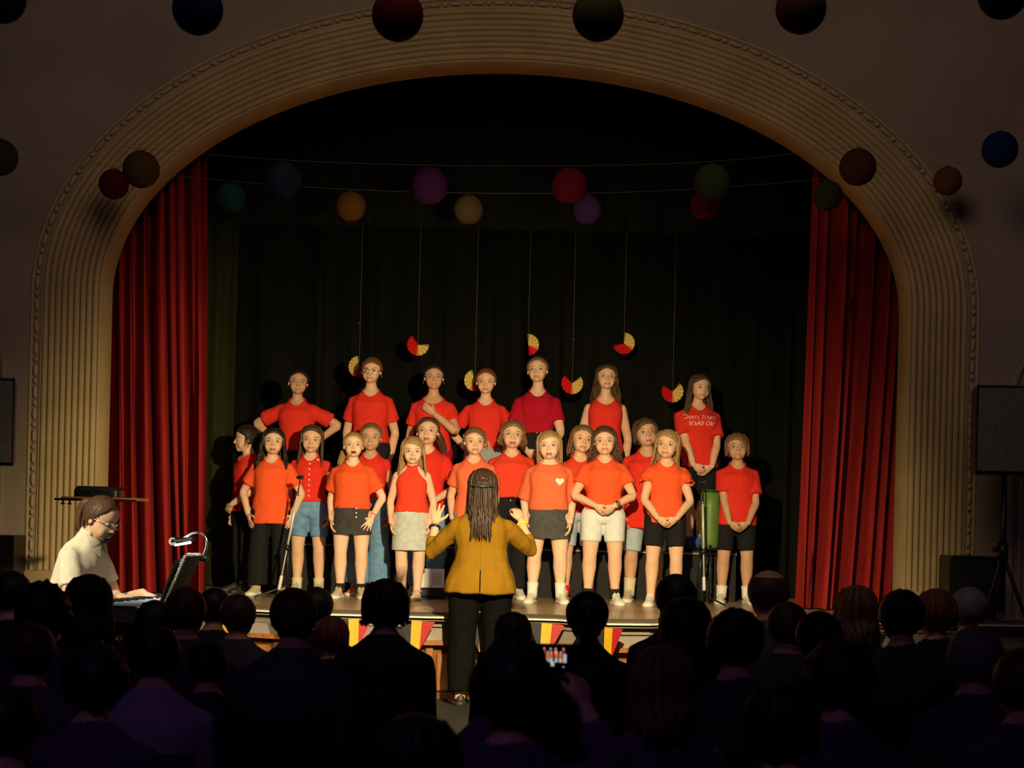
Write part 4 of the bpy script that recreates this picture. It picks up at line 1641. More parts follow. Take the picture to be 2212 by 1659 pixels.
def text_arrays(s, size, shear=0.0):
    cu = bpy.data.curves.new('t', 'FONT')
    cu.body = s
    cu.size = size
    cu.align_x = 'CENTER'
    cu.resolution_u = 3
    cu.shear = shear
    o = bpy.data.objects.new('t', cu)
    COL.objects.link(o)
    dg = bpy.context.evaluated_depsgraph_get()
    me = bpy.data.meshes.new_from_object(o.evaluated_get(dg))
    V = np.array([tuple(v.co) for v in me.vertices])
    F = [tuple(p.vertices) for p in me.polygons]
    bpy.data.objects.remove(o)
    bpy.data.curves.remove(cu)
    bpy.data.meshes.remove(me)
    return V, F


mbt = MB()
for s, dx, z, size, shr in (("Don't Worry", 0, .742, .056, 0), ("It's", -.075, .705, .056, 0), ("All Ok!", .035, .705, .056, .3)):
    V, F = text_arrays(s, size, shr)
    V = np.stack([V[:, 0] + dx, np.zeros(len(V)), V[:, 1] + z * b.H], 1)
    mbt.add((project(V, b.top, .003), F))
obj('printed_words', mbt, MATS['print_white'], b.topobj, False)

# ================================================================ the conductor
cp = P(1037, 1300, 11.45)
HCn = 1.60
bl = person('conductor seen from behind in mustard blazer, long brown hair, both hands raised', (cp.x, 11.45, PLZ), HCn, .225, rz=math.pi, skin='skin_tan', hair=dict(kind='halfup', length=1.38, front=.5, n=30), haircol='hair_conductor', head=(0, 0, 0), voxel=.010,
            arms={1: {'w': (.325, -.22, .762 * HCn), 'hint': (.35, .2, -.9), 'hand': 'open', 'dir': (-.05, -.35, .95), 'thumb': (-1, 0, .3)}, -1: {'w': (-.265, -.26, .785 * HCn), 'hint': (-.45, .2, -.9), 'hand': 'curl', 'dir': (.35, -.5, .85), 'thumb': (.9, .2, .3)}},
            top=dict(hem=.475, sleeve=1.45, loose=.024, flare=.052, amp=.010, neck=None, toploose=.014), topmat='blazer_mustard', topname='blazer', collar=False, bottom=dict(kind='pants', hem=.98, loose=.010, flare=.025), bottommat='trouser_dark', bottomname='trousers', shoes=BLK, stance=.075, Wd=1.16)
b = bl
# lapel collar at the nape, centre vent and hair clip
pts = [b.tp((.050 * b.H * math.cos(a), .012 * b.H + .046 * b.H * math.sin(a), .835 * b.H)) for a in np.linspace(-.6, math.pi + .6, 15)]
obj('blazer_collar', MB().add(tube(pts, [(.022, .010)] * 15, 8, side=(0, 0, 1))), MATS['blazer_mustard'], b.topobj)
tv = b.top[0] * np.array([1, -1, 1])
vz = np.array([(x, 0, z) for z in np.linspace(.48 * b.H, .575 * b.H, 8) for x in (-.004, .004)])
vv = project(vz, (tv, b.top[1]), .002) * np.array([1, -1, 1])
obj('back_vent', MB().add((vv, [(2 * i, 2 * i + 1, 2 * i + 3, 2 * i + 2) for i in range(7)])), MATS['trouser_dark'], b.topobj)
vz = np.array([(x, 0, z) for z in np.linspace(.575 * b.H, .80 * b.H, 12) for x in (-.0015, .0015)])
vv = project(vz, (tv, b.top[1]), .001) * np.array([1, -1, 1])
obj('back_seam', MB().add((vv, [(2 * i, 2 * i + 1, 2 * i + 3, 2 * i + 2) for i in range(11)])), mat('seam_brown', (.12, .06, .006), .9), b.topobj)
cl_ = MB()
cl_.add(chain_caps([b.HM @ Vector((-.26, .56, .53)), b.HM @ Vector((0, .66, .50)), b.HM @ Vector((.26, .56, .53))], [.010, .013, .010], 8, 3))
obj('hair_clip', cl_, MATS['leather_black'], b.root)
wrist_band(b.root, b, -1, MATS['elastic_yellow'], 'wristband', .02, .028, .009)
wrist_band(b.root, b, 1, MATS['plastic_black'], 'watch', .02, .028, .011)

# ================================================================ the pianist
pp = P(128, 1200, 10.1)
HP = 1.78
R75 = R(76)
bp_ = person('man in cream short-sleeved shirt with glasses and goatee playing the keyboard', (pp.x, 10.1, PLZ), HP, .250, rz=R75, skin='skin_fair', hair=dict(kind='pony', length=.42, front=.72, temple=.70, n=10), haircol='hair_brown', head=(R(-8), R(24), R(0)), sit=.47, lean=R(22), voxel=.011,
             arms={-1: {'w': (-.12, -.44, .775), 'hint': (-.5, .4, -.8), 'hand': 'relax', 'dir': (.12, -.95, -.25), 'thumb': (1, .1, .1)}, 1: {'w': (.14, -.48, .775), 'hint': (.5, .4, -.8), 'hand': 'relax', 'dir': (-.1, -.95, -.25), 'thumb': (-1, .1, .1)}},
             top=dict(hem=.46, sleeve=.60, loose=.016, amp=.008, sleeve_r=.064, neck=None), topmat='shirt_cream', topname='shirt', collar=False, bottom=dict(kind='pants', hem=.97, loose=.016), bottommat='cloth_black', bottomname='trousers', shoes=BLK, Wd=1.08, headw=1.0, drop=.03)
b = bp_
glasses(b)
tr = lambda p: np.array(b.HM @ Vector(p))
gb = MB()
gb.add(ellipsoid((0, -.262, .075), (.13, .11, .095), 16, 10))
gb.add(tube([(-.12, -.335, .19), (-.09, -.372, .245), (0, -.392, .262), (.09, -.372, .245), (.12, -.335, .19), (.105, -.33, .10)], [.02, .024, .024, .024, .02, .02], 8, cap='round'))
gb.add(tube([(-.12, -.335, .19), (-.105, -.33, .10)], [.02, .02], 8, cap='round'))
V, F = gb.arr()
link('goatee', mesh_of('goatee', tf(b.HM, V), F, [MATS['hair_dark']]), b.root)
cm = MB()
for s in (-1, 1):     # shirt collar wings
    q = [b.tp((s * .008, -.062, .826 * HP)), b.tp((s * .072, -.035, .838 * HP)), b.tp((s * .074, .03, .846 * HP)), b.tp((s * .060, .0, .852 * HP)), b.tp((s * .050, -.115, .785 * HP)), b.tp((s * .098, -.06, .805 * HP))]
    cm.add((np.array(q), [(0, 4, 5, 1), (1, 5, 2), (0, 1, 3)]))
nb = [b.tp((.070 * math.cos(a), .018 + .066 * math.sin(a), .840 * HP)) for a in np.linspace(-.5, math.pi + .5, 14)]
cm.add(tube(nb, [(.020, .005)] * 14, 8, side=(0, 0, 1)))
obj('shirt_collar', cm, MATS['shirt_cream'], b.topobj)
for s in (-1, 1):
    S_, E_, W_, _h = b.arm[s]
    obj('epaulette', MB().add(box(S_ + np.array([-s * .03, 0, .060]), (.10, .045, .008), .003, Matrix.Rotation(R(14 * s), 4, 'Y'))), MATS['shirt_cream'], b.topobj)
S_, E_, W_, _h = b.arm[-1]


# ================================================================ keyboard corner
PY = 10.1
MP = Matrix.Translation((pp.x, PY, PLZ)) @ Matrix.Rotation(R75, 4, 'Z')
bench = thing('piano_bench', 'black padded bench the pianist sits on', 'bench', (pp.x, PY, PLZ), R75)
obj('seat', MB().add(box((0, .02, .435), (.60, .34, .07), .02)), MATS['leather_black'], bench)
for sx in (-1, 1):
    for sy in (-.10, .14):
        obj('leg', MB().add(box((sx * .26, sy, .20), (.035, .035, .40), .004)), MATS['steel_black'], bench, False)
kl = MP @ Vector((0, -.60, 0))
kb = thing('keyboard', 'electric keyboard seen from its end, under the hands of the pianist', 'keyboard', kl, R75)
obj('case', MB().add(box((0, 0, .685), (1.04, .36, .10), .012)), MATS['case_grey'], kb, False)
obj('end_trim', MB().add(box((-.522, 0, .733), (.006, .34, .010))), MATS['chrome'], kb, False)
wk, bk = MB(), MB()
for i in range(36):
    wk.add(box((-.47 + i * .0268, .085, .742), (.0250, .15, .016), .002))
    if i % 7 not in (2, 6) and i < 35:
        bk.add(box((-.457 + i * .0268, .055, .756), (.012, .09, .014), .002))
obj('white_keys', wk, MATS['key_white'], kb, False)
obj('black_keys', bk, MATS['plastic_black'], kb, False)
for sx in (-.34, .34):
    for d in (-1, 1):
        obj('stand_leg', MB().add(tube([(sx, d * .18, .02), (sx, -d * .14, .635)], .016, 8)), MATS['steel_black'], kb)
    obj('stand_foot', MB().add(box((sx, 0, .015), (.05, .42, .03), .006)), MATS['steel_black'], kb, False)
rest = obj('music_rest', MB().add(box((0, -.165, .86), (.26, .012, .28), .004, Matrix.Rotation(R(20), 4, 'X'))), MATS['riser_black'], kb, False)
# spiral book on the rest
bkx = thing('music_book', 'open spiral-bound music book seen edge-on, leaning on the keyboard rest', 'book', MP @ Vector((0, -.74, .735)), R75)
rt = Matrix.Rotation(R(24), 4, 'X')
for k, (sx, m) in enumerate(((-1, 'riser_black'), (1, 'paper_white'))):
    obj('cover' if k == 0 else 'pages', MB().add(box((0, -.004 + .012 * k, .155), (.20, .010, .30), .002, None)), MATS[m], bkx, False).rotation_euler = (R(24), 0, 0)
co = MB()
for i in range(20):
    z = .012 + .015 * i
    co.add(tube([(-.102 + .009 * math.cos(a), .004 + .014 * math.sin(a), z) for a in np.linspace(0, 6.28, 9)[:-1]], .0022, 5, closed=True))
for i in range(10):
    x = -.085 + .019 * i
    co.add(tube([(x, .004 + .014 * math.sin(a), .308 + .009 * math.cos(a)) for a in np.linspace(0, 6.28, 9)[:-1]], .0022, 5, closed=True))
obj('wire_binding', co, MATS['chrome'], bkx).rotation_euler = (R(24), 0, 0)
# clip-on lamp with a gooseneck
DL = 10.0
lp = thing('reading_lamp', 'lit clip-on lamp with a chrome gooseneck above the music book', 'lamp', P(440, 1205, DL))
base = P(440, 1205, DL)
q = lambda x, y, dd=0: np.array(P(x, y, DL + dd) - base)
obj('clip', MB().add(box(q(440, 1206), (.05, .05, .035), .008)), MATS['plastic_black'], lp)
obj('gooseneck', MB().add(chain_caps([q(438, 1202), q(446, 1183), q(446, 1166), q(436, 1153), q(420, 1150), q(398, 1162)], [.008] * 6, 8, 5)), MATS['chrome'], lp)
hd = obj('lamp_head', MB().add(chain_caps([q(374, 1169, -.02), q(392, 1169), q(412, 1164, .02)], [.024, .024, .022], 14, 4)), MATS['steel_black'], lp)
obj('end_cap', MB().add(ellipsoid(q(373, 1170, -.03), (.024, .012, .024), 14, 10)), MATS['lamp_cap'], hd)
obj('light_strip', MB().add(tube([q(379, 1177, -.026), q(411, 1172, -.008)], [.0065, .006], 8, cap='round')), MATS['lamp_led'], hd)
ll = bpy.data.lights.new('lamp_glow', 'SPOT')
ll.energy = 5
ll.color = (.8, .95, 1.0)
ll.spot_size = R(130)
ll.shadow_soft_size = .03
lo = link('lamp_glow', ll, lp, Vector(q(396, 1184)))

# tray stand behind the pianist with a black case on it
ts = thing('tray_stand', 'stand with a flat wooden tray behind the head of the pianist', 'stand', (P(228, 1080, 11.3).x, 11.3, PLZ))
tz = P(228, 1078, 11.3).z - PLZ
obj('tray', MB().add(box((0, 0, tz), (.50, .36, .022), .005)), MATS['wood_stand'], ts, False)
obj('tray_lip', MB().add(box((-.02, -.185, tz - .008), (.54, .02, .016), .003)), MATS['plastic_black'], ts, False)
for x in (-.245, -.20):
    obj('knob', MB().add(tube([(x, -.15, tz - .012), (x, -.15, tz - .030), (x, -.15, tz - .034), (x, -.15, tz - .042)], [.006, .006, .014, .012], 10)), MATS['plastic_black'], ts)
obj('pole', MB().add(tube([(0, 0, .04), (0, 0, tz - .01)], .016, 10)), MATS['steel_black'], ts)
for a in (30, 150, 270):
    obj('leg', MB().add(tube([(0, 0, .30), (.30 * math.cos(R(a)), .30 * math.sin(R(a)), .012)], .011, 8, cap='round')), MATS['steel_black'], ts)
cs = thing('instrument_case', 'small black case lying on the tray stand', 'case', (P(215, 1066, 11.3).x, 11.3, PLZ + tz + .011))
cw = .155
obj('case_body', MB().add(loft([sring(0, 0, z, a, d, 24, 6) for z, a, d in ((0, .150, .10), (.004, .155, .105), (.045, .155, .105), (.068, .140, .095), (.072, .13, .09))])), MATS['plastic_black'], cs, False)
obj('latch', MB().add(box((-.05, -.107, .03), (.03, .008, .016), .002)), MATS['steel_black'], cs, False)

# ================================================================ loudspeakers
def speaker(label, x, D, ytop, ybot, w, dpt, rz, logo):
    zt, zb = P(x, ytop, D).z, P(x, ybot, D).z
    c = P(x, (ytop + ybot) / 2, D)
    h = zt - zb
    t = thing('loudspeaker', label, 'loudspeaker', (c.x, D, zb), rz, 'loudspeakers on poles')
    obj('cabinet', MB().add(box((0, 0, h / 2), (w, dpt, h), .018)), MATS['plastic_black'], t, False)
    obj('grille', MB().add(box((0, -dpt / 2 - .004, h / 2), (w - .03, .012, h - .04), .005)), MATS['mesh_grille'], t, False)
    obj('top_rim', MB().add(box((0, -dpt / 2 + .01, h - .004), (w - .02, .03, .012), .004)), MATS['case_grey'], t, False)
    for sx in (-1, 1):
        for z in (.012, h - .012):
            obj('corner', MB().add(ellipsoid((sx * (w / 2 - .012), -dpt / 2 + .004, z), .016, 10, 6)), MATS['steel_black'], t)
    if logo:
        lg = obj('badge', MB().add(box((logo, -dpt / 2 - .012, .045), (.058, .006, .052), .003)), MATS['case_grey'], t, False)
        mm = MB()
        for pts in ([(-.018, -.016), (-.018, .016)], [(.018, -.016), (.018, .016)], [(-.018, .016), (0, -.004)], [(.018, .016), (0, -.004)], [(-.02, .021), (.02, .021)]):
            mm.add(tube([(logo + a, -dpt / 2 - .016, .045 + b_) for a, b_ in pts], .003, 5))
        obj('badge_letter', mm, MATS['riser_edge'], lg, False)
    # pole and tripod under it
    st = thing('speaker_stand', label.replace('loudspeaker', 'pole stand of the loudspeaker'), 'stand', (c.x, D, STZ), 0, 'loudspeaker stands')
    H = zb - STZ
    obj('pole', MB().add(tube([(0, 0, .08), (0, 0, H * .55), (0, 0, H)], [.026, .026, .020], 12)), MATS['steel_black'], st)
    obj('collar', MB().add(tube([(0, 0, H * .42), (0, 0, H * .55)], .042, 12)), MATS['plastic_black'], st)
    obj('knob', MB().add(tube([(-.03, -.02, H * .50), (-.075, -.04, H * .50)], [.014, .024], 10)), MATS['plastic_black'], st)
    for a in (90, 210, 330):
        obj('leg', MB().add(tube([(.03 * math.cos(R(a)), .03 * math.sin(R(a)), H * .40), (.19 * math.cos(R(a)), .19 * math.sin(R(a)), .015)], .015, 8, cap='round')), MATS['steel_black'], st)
    return t


speaker('black grille loudspeaker on a pole at the right edge', 2172, 12.42, 836, 1026, .46, .34, R(-8), -.01)
speaker('black loudspeaker on a pole cut off by the left edge', -32, 12.42, 818, 1005, .42, .34, R(14), None)
for label, x, ytop, w_ in (('black bass cabinet beside the right-hand loudspeaker stand', 2108, 1202, .36), ('black bass cabinet at the left edge below the loudspeaker', -32, 1156, .40)):
    c = P(x, ytop, 12.75)
    t = thing('bass_cabinet', label, 'loudspeaker', (c.x, 12.97, STZ), 0, 'bass cabinets')
    h = c.z - STZ
    obj('cabinet', MB().add(box((0, 0, h / 2), (w_, .34, h), .012)), MATS['plastic_black'], t, False)
    obj('grille', MB().add(box((0, -.172, h / 2), (w_ - .04, .010, h - .05), .004)), MATS['riser_black'], t, False)

# ================================================================ microphone stands
def mic_stand(label, xm, ym, xj, yj, xe, ye, xb, D):
    g = P(xb, 1200, D)
    t = thing('microphone_stand', label, 'stand', (g.x, D, STZ), 0, 'microphone stands')
    o = Vector((g.x, D, STZ))
    q = lambda x, y, dd=0: np.array(P(x, y, D + dd) - o)
    J, E, Mh = q(xj, yj), q(xe, ye, -.02), q(xm, ym)
    mid = E + (J - E) * .42
    obj('upright', MB().add(tube([(0, .02, .03), (0, .02, .45 * mid[2] + .1), mid + np.array([.006, .02, 0])], [.013, .012, .010], 10)), MATS['steel_black'], t)
    obj('boom', MB().add(tube([E, J], [.006, .006], 8)), MATS['boom_metal'], t)
    obj('upper_tube', MB().add(tube([mid, J], [.009, .010], 8)), MATS['boom_metal'], t)
    d = nrm(J - E)
    obj('counterweight', MB().add(tube([E - d * .02, E + d * .075], [.015, .015], 10, cap='round')), MATS['boom_metal'], t)
    obj('clutch', MB().add(ellipsoid(mid, (.022, .022, .026), 10, 8)), MATS['plastic_black'], t)
    obj('clip', MB().add(ellipsoid(J, (.014, .014, .018), 10, 8)), MATS['chrome'], t)
    gm = obj('neck', MB().add(tube([J, J + (Mh - J) * .5 + np.array([.004, -.01, 0]), Mh], .005, 8)), MATS['steel_black'], t)
    obj('microphone', MB().add(chain_caps([Mh + np.array([-.016, 0, .002]), Mh + np.array([.016, -.008, .004])], [.014, .017], 10, 3)), MATS['plastic_black'], t)
    for a in (80, 200, 320):
        obj('leg', MB().add(tube([(0, .02, .10), (.26 * math.cos(R(a)), .02 + .20 * math.sin(R(a)), .010)], .008, 8, cap='round')), MATS['steel_black'], t)


mic_stand('chrome boom microphone stand slanting beside the girl in wide black trousers', 648, 1032, 643, 1068, 604, 1266, 621, 13.55)
mic_stand('upright chrome microphone stand in front of the green drum', 1518, 1042, 1518, 1086, 1521, 1268, 1513, 14.05)

# green drum on a short black stand
dq = P(1532, 1180, 14.42)
dr = thing('drum', 'green cylindrical drum on a black stand at the right of the risers', 'drum', (dq.x, 14.42, STZ))
z0, z1 = P(1527, 1187, 14.42).z - STZ, P(1527, 1058, 14.42).z - STZ
obj('shell', MB().add(loft([sring(0, 0, z0 + (z1 - z0) * t, r, r, 28, 2) for t, r in ((0, .070), (.1, .075), (.35, .081), (.7, .083), (1, .083))])), MATS['green_paint'], dr)
obj('rim', MB().add(tube([(.086 * math.cos(a), .086 * math.sin(a), z1 - .012) for a in np.linspace(0, 6.28, 25)[:-1]], .008, 6, closed=True)), MATS['steel_black'], dr)
obj('lower_rim', MB().add(tube([(.075 * math.cos(a), .075 * math.sin(a), z0 + .01) for a in np.linspace(0, 6.28, 25)[:-1]], .008, 6, closed=True)), MATS['steel_black'], dr)
for a in (30, 150, 270):
    obj('leg', MB().add(tube([(.078 * math.cos(R(a)), .078 * math.sin(R(a)), z0 + .04), (.09 * math.cos(R(a)), .09 * math.sin(R(a)), z0 * .6), (.11 * math.cos(R(a)), .11 * math.sin(R(a)), .01)], .010, 8)), MATS['steel_black'], dr)

# score on a low black desk at the front of the stage
sp_ = P(932, 1280, 13.98)
sd = thing('score_desk', 'low black desk on the stage floor between the halter-top girl and the conductor', 'stand', (sp_.x, 14.02, STZ))
obj('desk', MB().add(box((0, 0, .055), (.26, .14, .075), .012)), MATS['plastic_black'], sd, False)
obj('foot', MB().add(box((0, 0, .009), (.20, .12, .018), .003)), MATS['steel_black'], sd, False)
sb_ = thing('score', 'open white score with printed staves standing on the low black desk', 'book', (sp_.x + .01, 13.985, STZ + .093))
for nm, x, w_, h, yy in (('loose_sheet', -.10, .09, .125, .012), ('page', .01, .165, .16, 0)):
    o = obj(nm, MB().add(box((x, yy, h / 2), (w_, .004, h), .001)), MATS['paper_white'], sb_, False)
    o.rotation_euler = (R(-14), 0, 0)
    if nm == 'page':
        st = MB()
        for i in range(8):
            st.add(box((x + .02, yy - .003, .03 + .013 * i), (.075, .001, .004)))
        obj('staves', st, MATS['ink_grey'], o, False)
        bi = MB()
        for i in range(14):
            bi.add(ellipsoid((x - .072, yy - .003, .012 + .0105 * i), .0028, 6, 4))
        obj('binding', bi, MATS['plastic_black'], o)

# ================================================================ bunting under the apron edge
bt = thing('bunting', 'garland of black, yellow and red pennants along the stage edge', 'bunting', (0, 0, 0))
cordp = [(p.x, p.y - .022, STZ - .026) for p in EDGE]
obj('cord', MB().add(tube(cordp, .004, 6)), MATS['cord_white'], bt)


def flat3(pts, t=.003):
    n = len(pts)
    V = [(x, -t / 2, z) for x, z in pts] + [(x, t / 2, z) for x, z in pts]
    F = [tuple(range(n)), tuple(range(2 * n - 1, n - 1, -1))] + [(i, n + i, n + (i + 1) % n, (i + 1) % n) for i in range(n)]
    return V, F


PW, PHh, PM = .125, .205, .036
yel = mesh_of('pennant', *flat3([(-PM, 0), (-PM + .001, -PHh), (PM - .008, -PHh - .004), (PM, 0)]), [MATS['flag_yellow']], smooth=False)
blk = mesh_of('black_stripe', *flat3([(-PW, 0), (-PM, -PHh), (-PM, 0)]), [MATS['flag_black']], smooth=False)
red = mesh_of('red_stripe', *flat3([(PM, 0), (PM - .008, -PHh), (PW, 0)]), [MATS['flag_red']], smooth=False)
for k in range(-5, 9):
    x = 767 + 137.5 * k
    g = G(x, 1338, STZ)
    # find the edge point at this column
    best = min(range(400), key=lambda i: abs(along(cum[-1] * i / 399)[0].x / along(cum[-1] * i / 399)[0].y - g.x / g.y))
    p, a = along(cum[-1] * best / 399)
    o = link('pennant', yel, bt, (p.x, p.y - .030, STZ - .028))
    o.rotation_euler = (R(random.uniform(-3, 1)), R(random.uniform(-3, 3)), a)
    link('black_stripe', blk, o)
    link('red_stripe', red, o)

# ================================================================ hanging foil fans
FD = 15.5
bat = P(1100, 300, FD)
obj_b = obj('batten', MB().add(tube([(-4.25, FD, 4.75), (4.25, FD, 4.75)], .022, 10)), MATS['steel_black'])
tag(obj_b, 'black pipe batten above the stage carrying the foil fans', 'batten')


def half_fan(a0, a1, rad, n):
    V = [(0, 0, 0)]
    for i in range(2 * n + 1):
        a = R(a0 + (a1 - a0) * i / (2 * n))
        V.append((rad * math.cos(a), (-.022 if i % 2 else .008), rad * math.sin(a)))
    return V, [(0, i, i + 1) for i in range(1, 2 * n + 1)]


fans = [('gold half fan behind the head of the girl with glasses', 776, 792, 100, 235, 235, 290), ('red and gold foil fan hanging above the girl with the bun', 903, 745, 365, 265, 265, 122),
        ('gold foil fan beside the girl in grey trousers', 1026, 822, 105, 250, 250, 290), ('dim gold and red foil fan above the tallest girl', 1141, 745, 95, -25, -25, -85),
        ('red and gold foil fan hanging left of the long-haired girl', 1236, 828, 400, 268, 268, 132), ('red and gold foil fan hanging highest on the right', 1348, 742, 450, 325, 325, 188),
        ('wide gold and red foil fan beside the girl in the printed shirt', 1453, 846, 412, 270, 270, 145)]
for lab, x, y, g0, g1, r0, r1 in fans:
    c = P(x, y, FD)
    t = thing('foil_fan', lab, 'decoration', c, R(random.uniform(-12, 12)), 'foil fans hanging behind the choir')
    rad = 23.5 * FD / FPX
    me = mesh_of('gold_half', *half_fan(g0, g1, rad, max(3, int(abs(g1 - g0) / 22))), [MATS['foil_gold']], smooth=False)
    link('gold_half', me, t)
    me = mesh_of('red_half', *half_fan(r0, r1, rad, max(2, int(abs(r1 - r0) / 24))), [MATS['foil_red']], smooth=False)
    link('red_half', me, t)
    obj('thread', MB().add(tube([(0, 0, 0), (0, 0, 4.728 - c.z)], .0013, 5)), MATS['thread_grey'], t)
    zc_ = {776: 697, 903: 640, 1026: 720, 1141: 640, 1236: 730, 1348: 645, 1453: 727}[x]
    k = P(x, zc_, FD).z - c.z
    obj('hook', MB().add(tube([(0, -.004, k - .03), (.004, -.004, k), (-.012, -.004, k + .008), (-.014, -.004, k - .01)], .0028, 5)), MATS['gold_metal'], t)

# ================================================================ paper lanterns on strings
lan_col = {}


def lantern(label, x, y, dia, col, D):
    key = col
    if key not in lan_col:
        c = {'navy': (.020, .030, .16), 'red': (.34, .010, .020), 'darkred': (.24, .010, .012), 'olive': (.11, .12, .030), 'brown': (.20, .08, .020), 'blue': (.010, .050, .26), 'teal': (.035, .17, .22), 'steel': (.06, .085, .17), 'purple': (.20, .035, .22),
             'crimson': (.42, .010, .05), 'gold': (.26, .15, .035), 'orange': (.42, .17, .020), 'tan': (.26, .18, .07), 'violet': (.19, .07, .30), 'green': (.12, .16, .045), 'rust': (.22, .075, .03)}[col]
        m = mat('paper_' + col, tuple(v * .30 for v in c), .8, spec=.1, noise_scale=12, noise_amt=.15)
        rings = []
        n = 26
        for i in range(n + 1):
            t = math.pi * (.06 + .88 * i / n)
            r = math.sin(t) * (1.0 if i % 2 else .985)
            rings.append(sring(0, 0, math.cos(t), r, r, 28, 2))
        lan_col[key] = mesh_of('shade', *loft(rings, False, False), [m])
        if 'ring' not in lan_col:
            lan_col['ring'] = mesh_of('top_ring', *tube([(.19 * math.cos(a), .19 * math.sin(a), .985) for a in np.linspace(0, 6.28, 17)[:-1]], .018, 6, closed=True), [MATS['steel_black']])
            lan_col['hang'] = mesh_of('hanger', *MB().add(tube([(-.19, 0, .985), (0, 0, 1.06), (.19, 0, .985)], .014, 6)).add(tube([(0, 0, 1.05), (0, 0, 1.13)], .012, 6)).arr(), [MATS['steel_black']])
    c = P(x, y, D)
    t = thing('paper_lantern', label, 'lantern', c, 0, 'round paper lanterns on strings')
    r = dia / 2 * D / FPX
    for nm, me in (('shade', lan_col[key]), ('top_ring', lan_col['ring']), ('hanger', lan_col['hang'])):
        link(nm, me, t).scale = (r, r, r)
    return np.array(c) + np.array([0, 0, r * 1.13])


rows = [(7.3, 'high string nearest the camera', [(4, -2, 104, 'teal', 'large teal lantern at the top left corner'), (427, 20, 110, 'navy', 'large navy lantern at the top left'), (859, 33, 112, 'darkred', 'large dark red lantern over the crown of the arch'), (1292, 33, 112, 'olive', 'large dark olive lantern right of the arch crown'),
                (1730, 18, 110, 'brown', 'large brown lantern at the top right'), (2166, -12, 106, 'blue', 'large blue lantern at the top right corner')]),
        (12.2, 'middle string', [(0, 340, 78, 'olive', 'olive lantern cut off by the left edge'), (305, 366, 80, 'gold', 'brown gold lantern overlapping the left of the arch'), (612, 391, 80, 'steel', 'steel blue lantern on the upper string'), (928, 402, 80, 'purple', 'magenta purple lantern on the upper string'),
                (1230, 402, 78, 'crimson', 'crimson lantern on the upper string above a violet one'), (1539, 394, 80, 'green', 'grey green lantern partly covering a red one'), (1853, 361, 80, 'rust', 'rust brown lantern on the right of the arch'), (2160, 323, 78, 'blue', 'blue lantern by the right edge')]),
        (12.75, 'low string close to the arch', [(246, 398, 65, 'red', 'small red lantern left of the brown gold one'), (499, 427, 63, 'teal', 'small teal lantern beside the left red curtain'), (758, 446, 65, 'orange', 'small orange lantern on the lower string'), (1012, 453, 64, 'tan', 'small tan lantern on the lower string'),
                (1268, 453, 63, 'violet', 'small violet lantern on the lower string'), (1524, 443, 64, 'crimson', 'small red lantern half behind the grey green one'), (1788, 422, 65, 'green', 'small green lantern in front of the right red curtain'), (2047, 391, 62, 'orange', 'small orange lantern on the wall right of the arch')])]
for D, nm, ls in rows:
    pts = [lantern(lab, x, y, d, c, D) for x, y, d, c, lab in ls]
    a, b_ = pts[0] + (pts[0] - pts[1]) * 1.2 + np.array([0, 0, .10]), pts[-1] + (pts[-1] - pts[-2]) * 1.2 + np.array([0, 0, .10])
    cv = [a] + pts + [b_]
    o = obj('lantern_string', MB().add(chain_caps(cv, [.0015] * len(cv), 5, 6)), MATS['cord_white'])
    tag(o, 'thin pale lantern string, ' + nm, 'string', 'lantern strings')


# ================================================================ the audience
for n_, c_ in (('coat_black', (.03, .028, .032)), ('coat_violet', (.12, .08, .16)), ('coat_grey', (.10, .10, .115)), ('coat_white', (.42, .38, .46)), ('coat_green', (.06, .09, .08))):
    cloth(n_, c_, .2)
VAR = {
    'short': dict(hair=dict(kind='cap', nape=-.80, rough=.02), haircol='hair_black', topmat='coat_black'),
    'brown': dict(hair=dict(kind='cap', nape=-.80, rough=.02), haircol='hair_brown', topmat='coat_grey', Wd=1.12),
    'long': dict(hair=dict(kind='long', length=.75, n=36, push=.3), haircol='hair_dark', topmat='coat_black'),
    'blond': dict(hair=dict(kind='long', length=.7, n=36, push=.3), haircol='hair_light', topmat='coat_violet'),
    'bob': dict(hair=dict(kind='bob', length=.34, n=26, width=.1, flick=.12), haircol='hair_black', topmat='coat_black', Wd=1.05),
    'curly': dict(hair=dict(kind='cap', thick=1.12, spiky=.22, rough=.05, nape=-.75), haircol='hair_dark', topmat='coat_violet'),
    'spiky': dict(hair=dict(kind='cap', thick=1.02, spiky=.14, rough=.03, nape=-.80), haircol='hair_black', topmat='coat_green'),
    'pony': dict(hair=dict(kind='pony', length=.6), haircol='hair_black', topmat='coat_black', Wd=1.02),
    'bald': dict(hair=dict(kind='ring', nape=-.80), haircol='hair_brown', topmat='coat_grey', Wd=1.1),
    'grey': dict(hair=dict(kind='cap', nape=-.80, rough=.03, thick=1.03), haircol='hair_grey', topmat='coat_grey', Wd=1.08),
    'ginger': dict(hair=dict(kind='bob', length=.3, n=22), haircol='hair_ginger', topmat='coat_black'),
    'white': dict(hair=dict(kind='cap', nape=-.80, rough=.02), haircol='hair_dark', topmat='coat_white', Wd=1.12),
}
SITTOP = .42 + .05 * 1.68 + .5 * 1.68 - .045
proto = {}


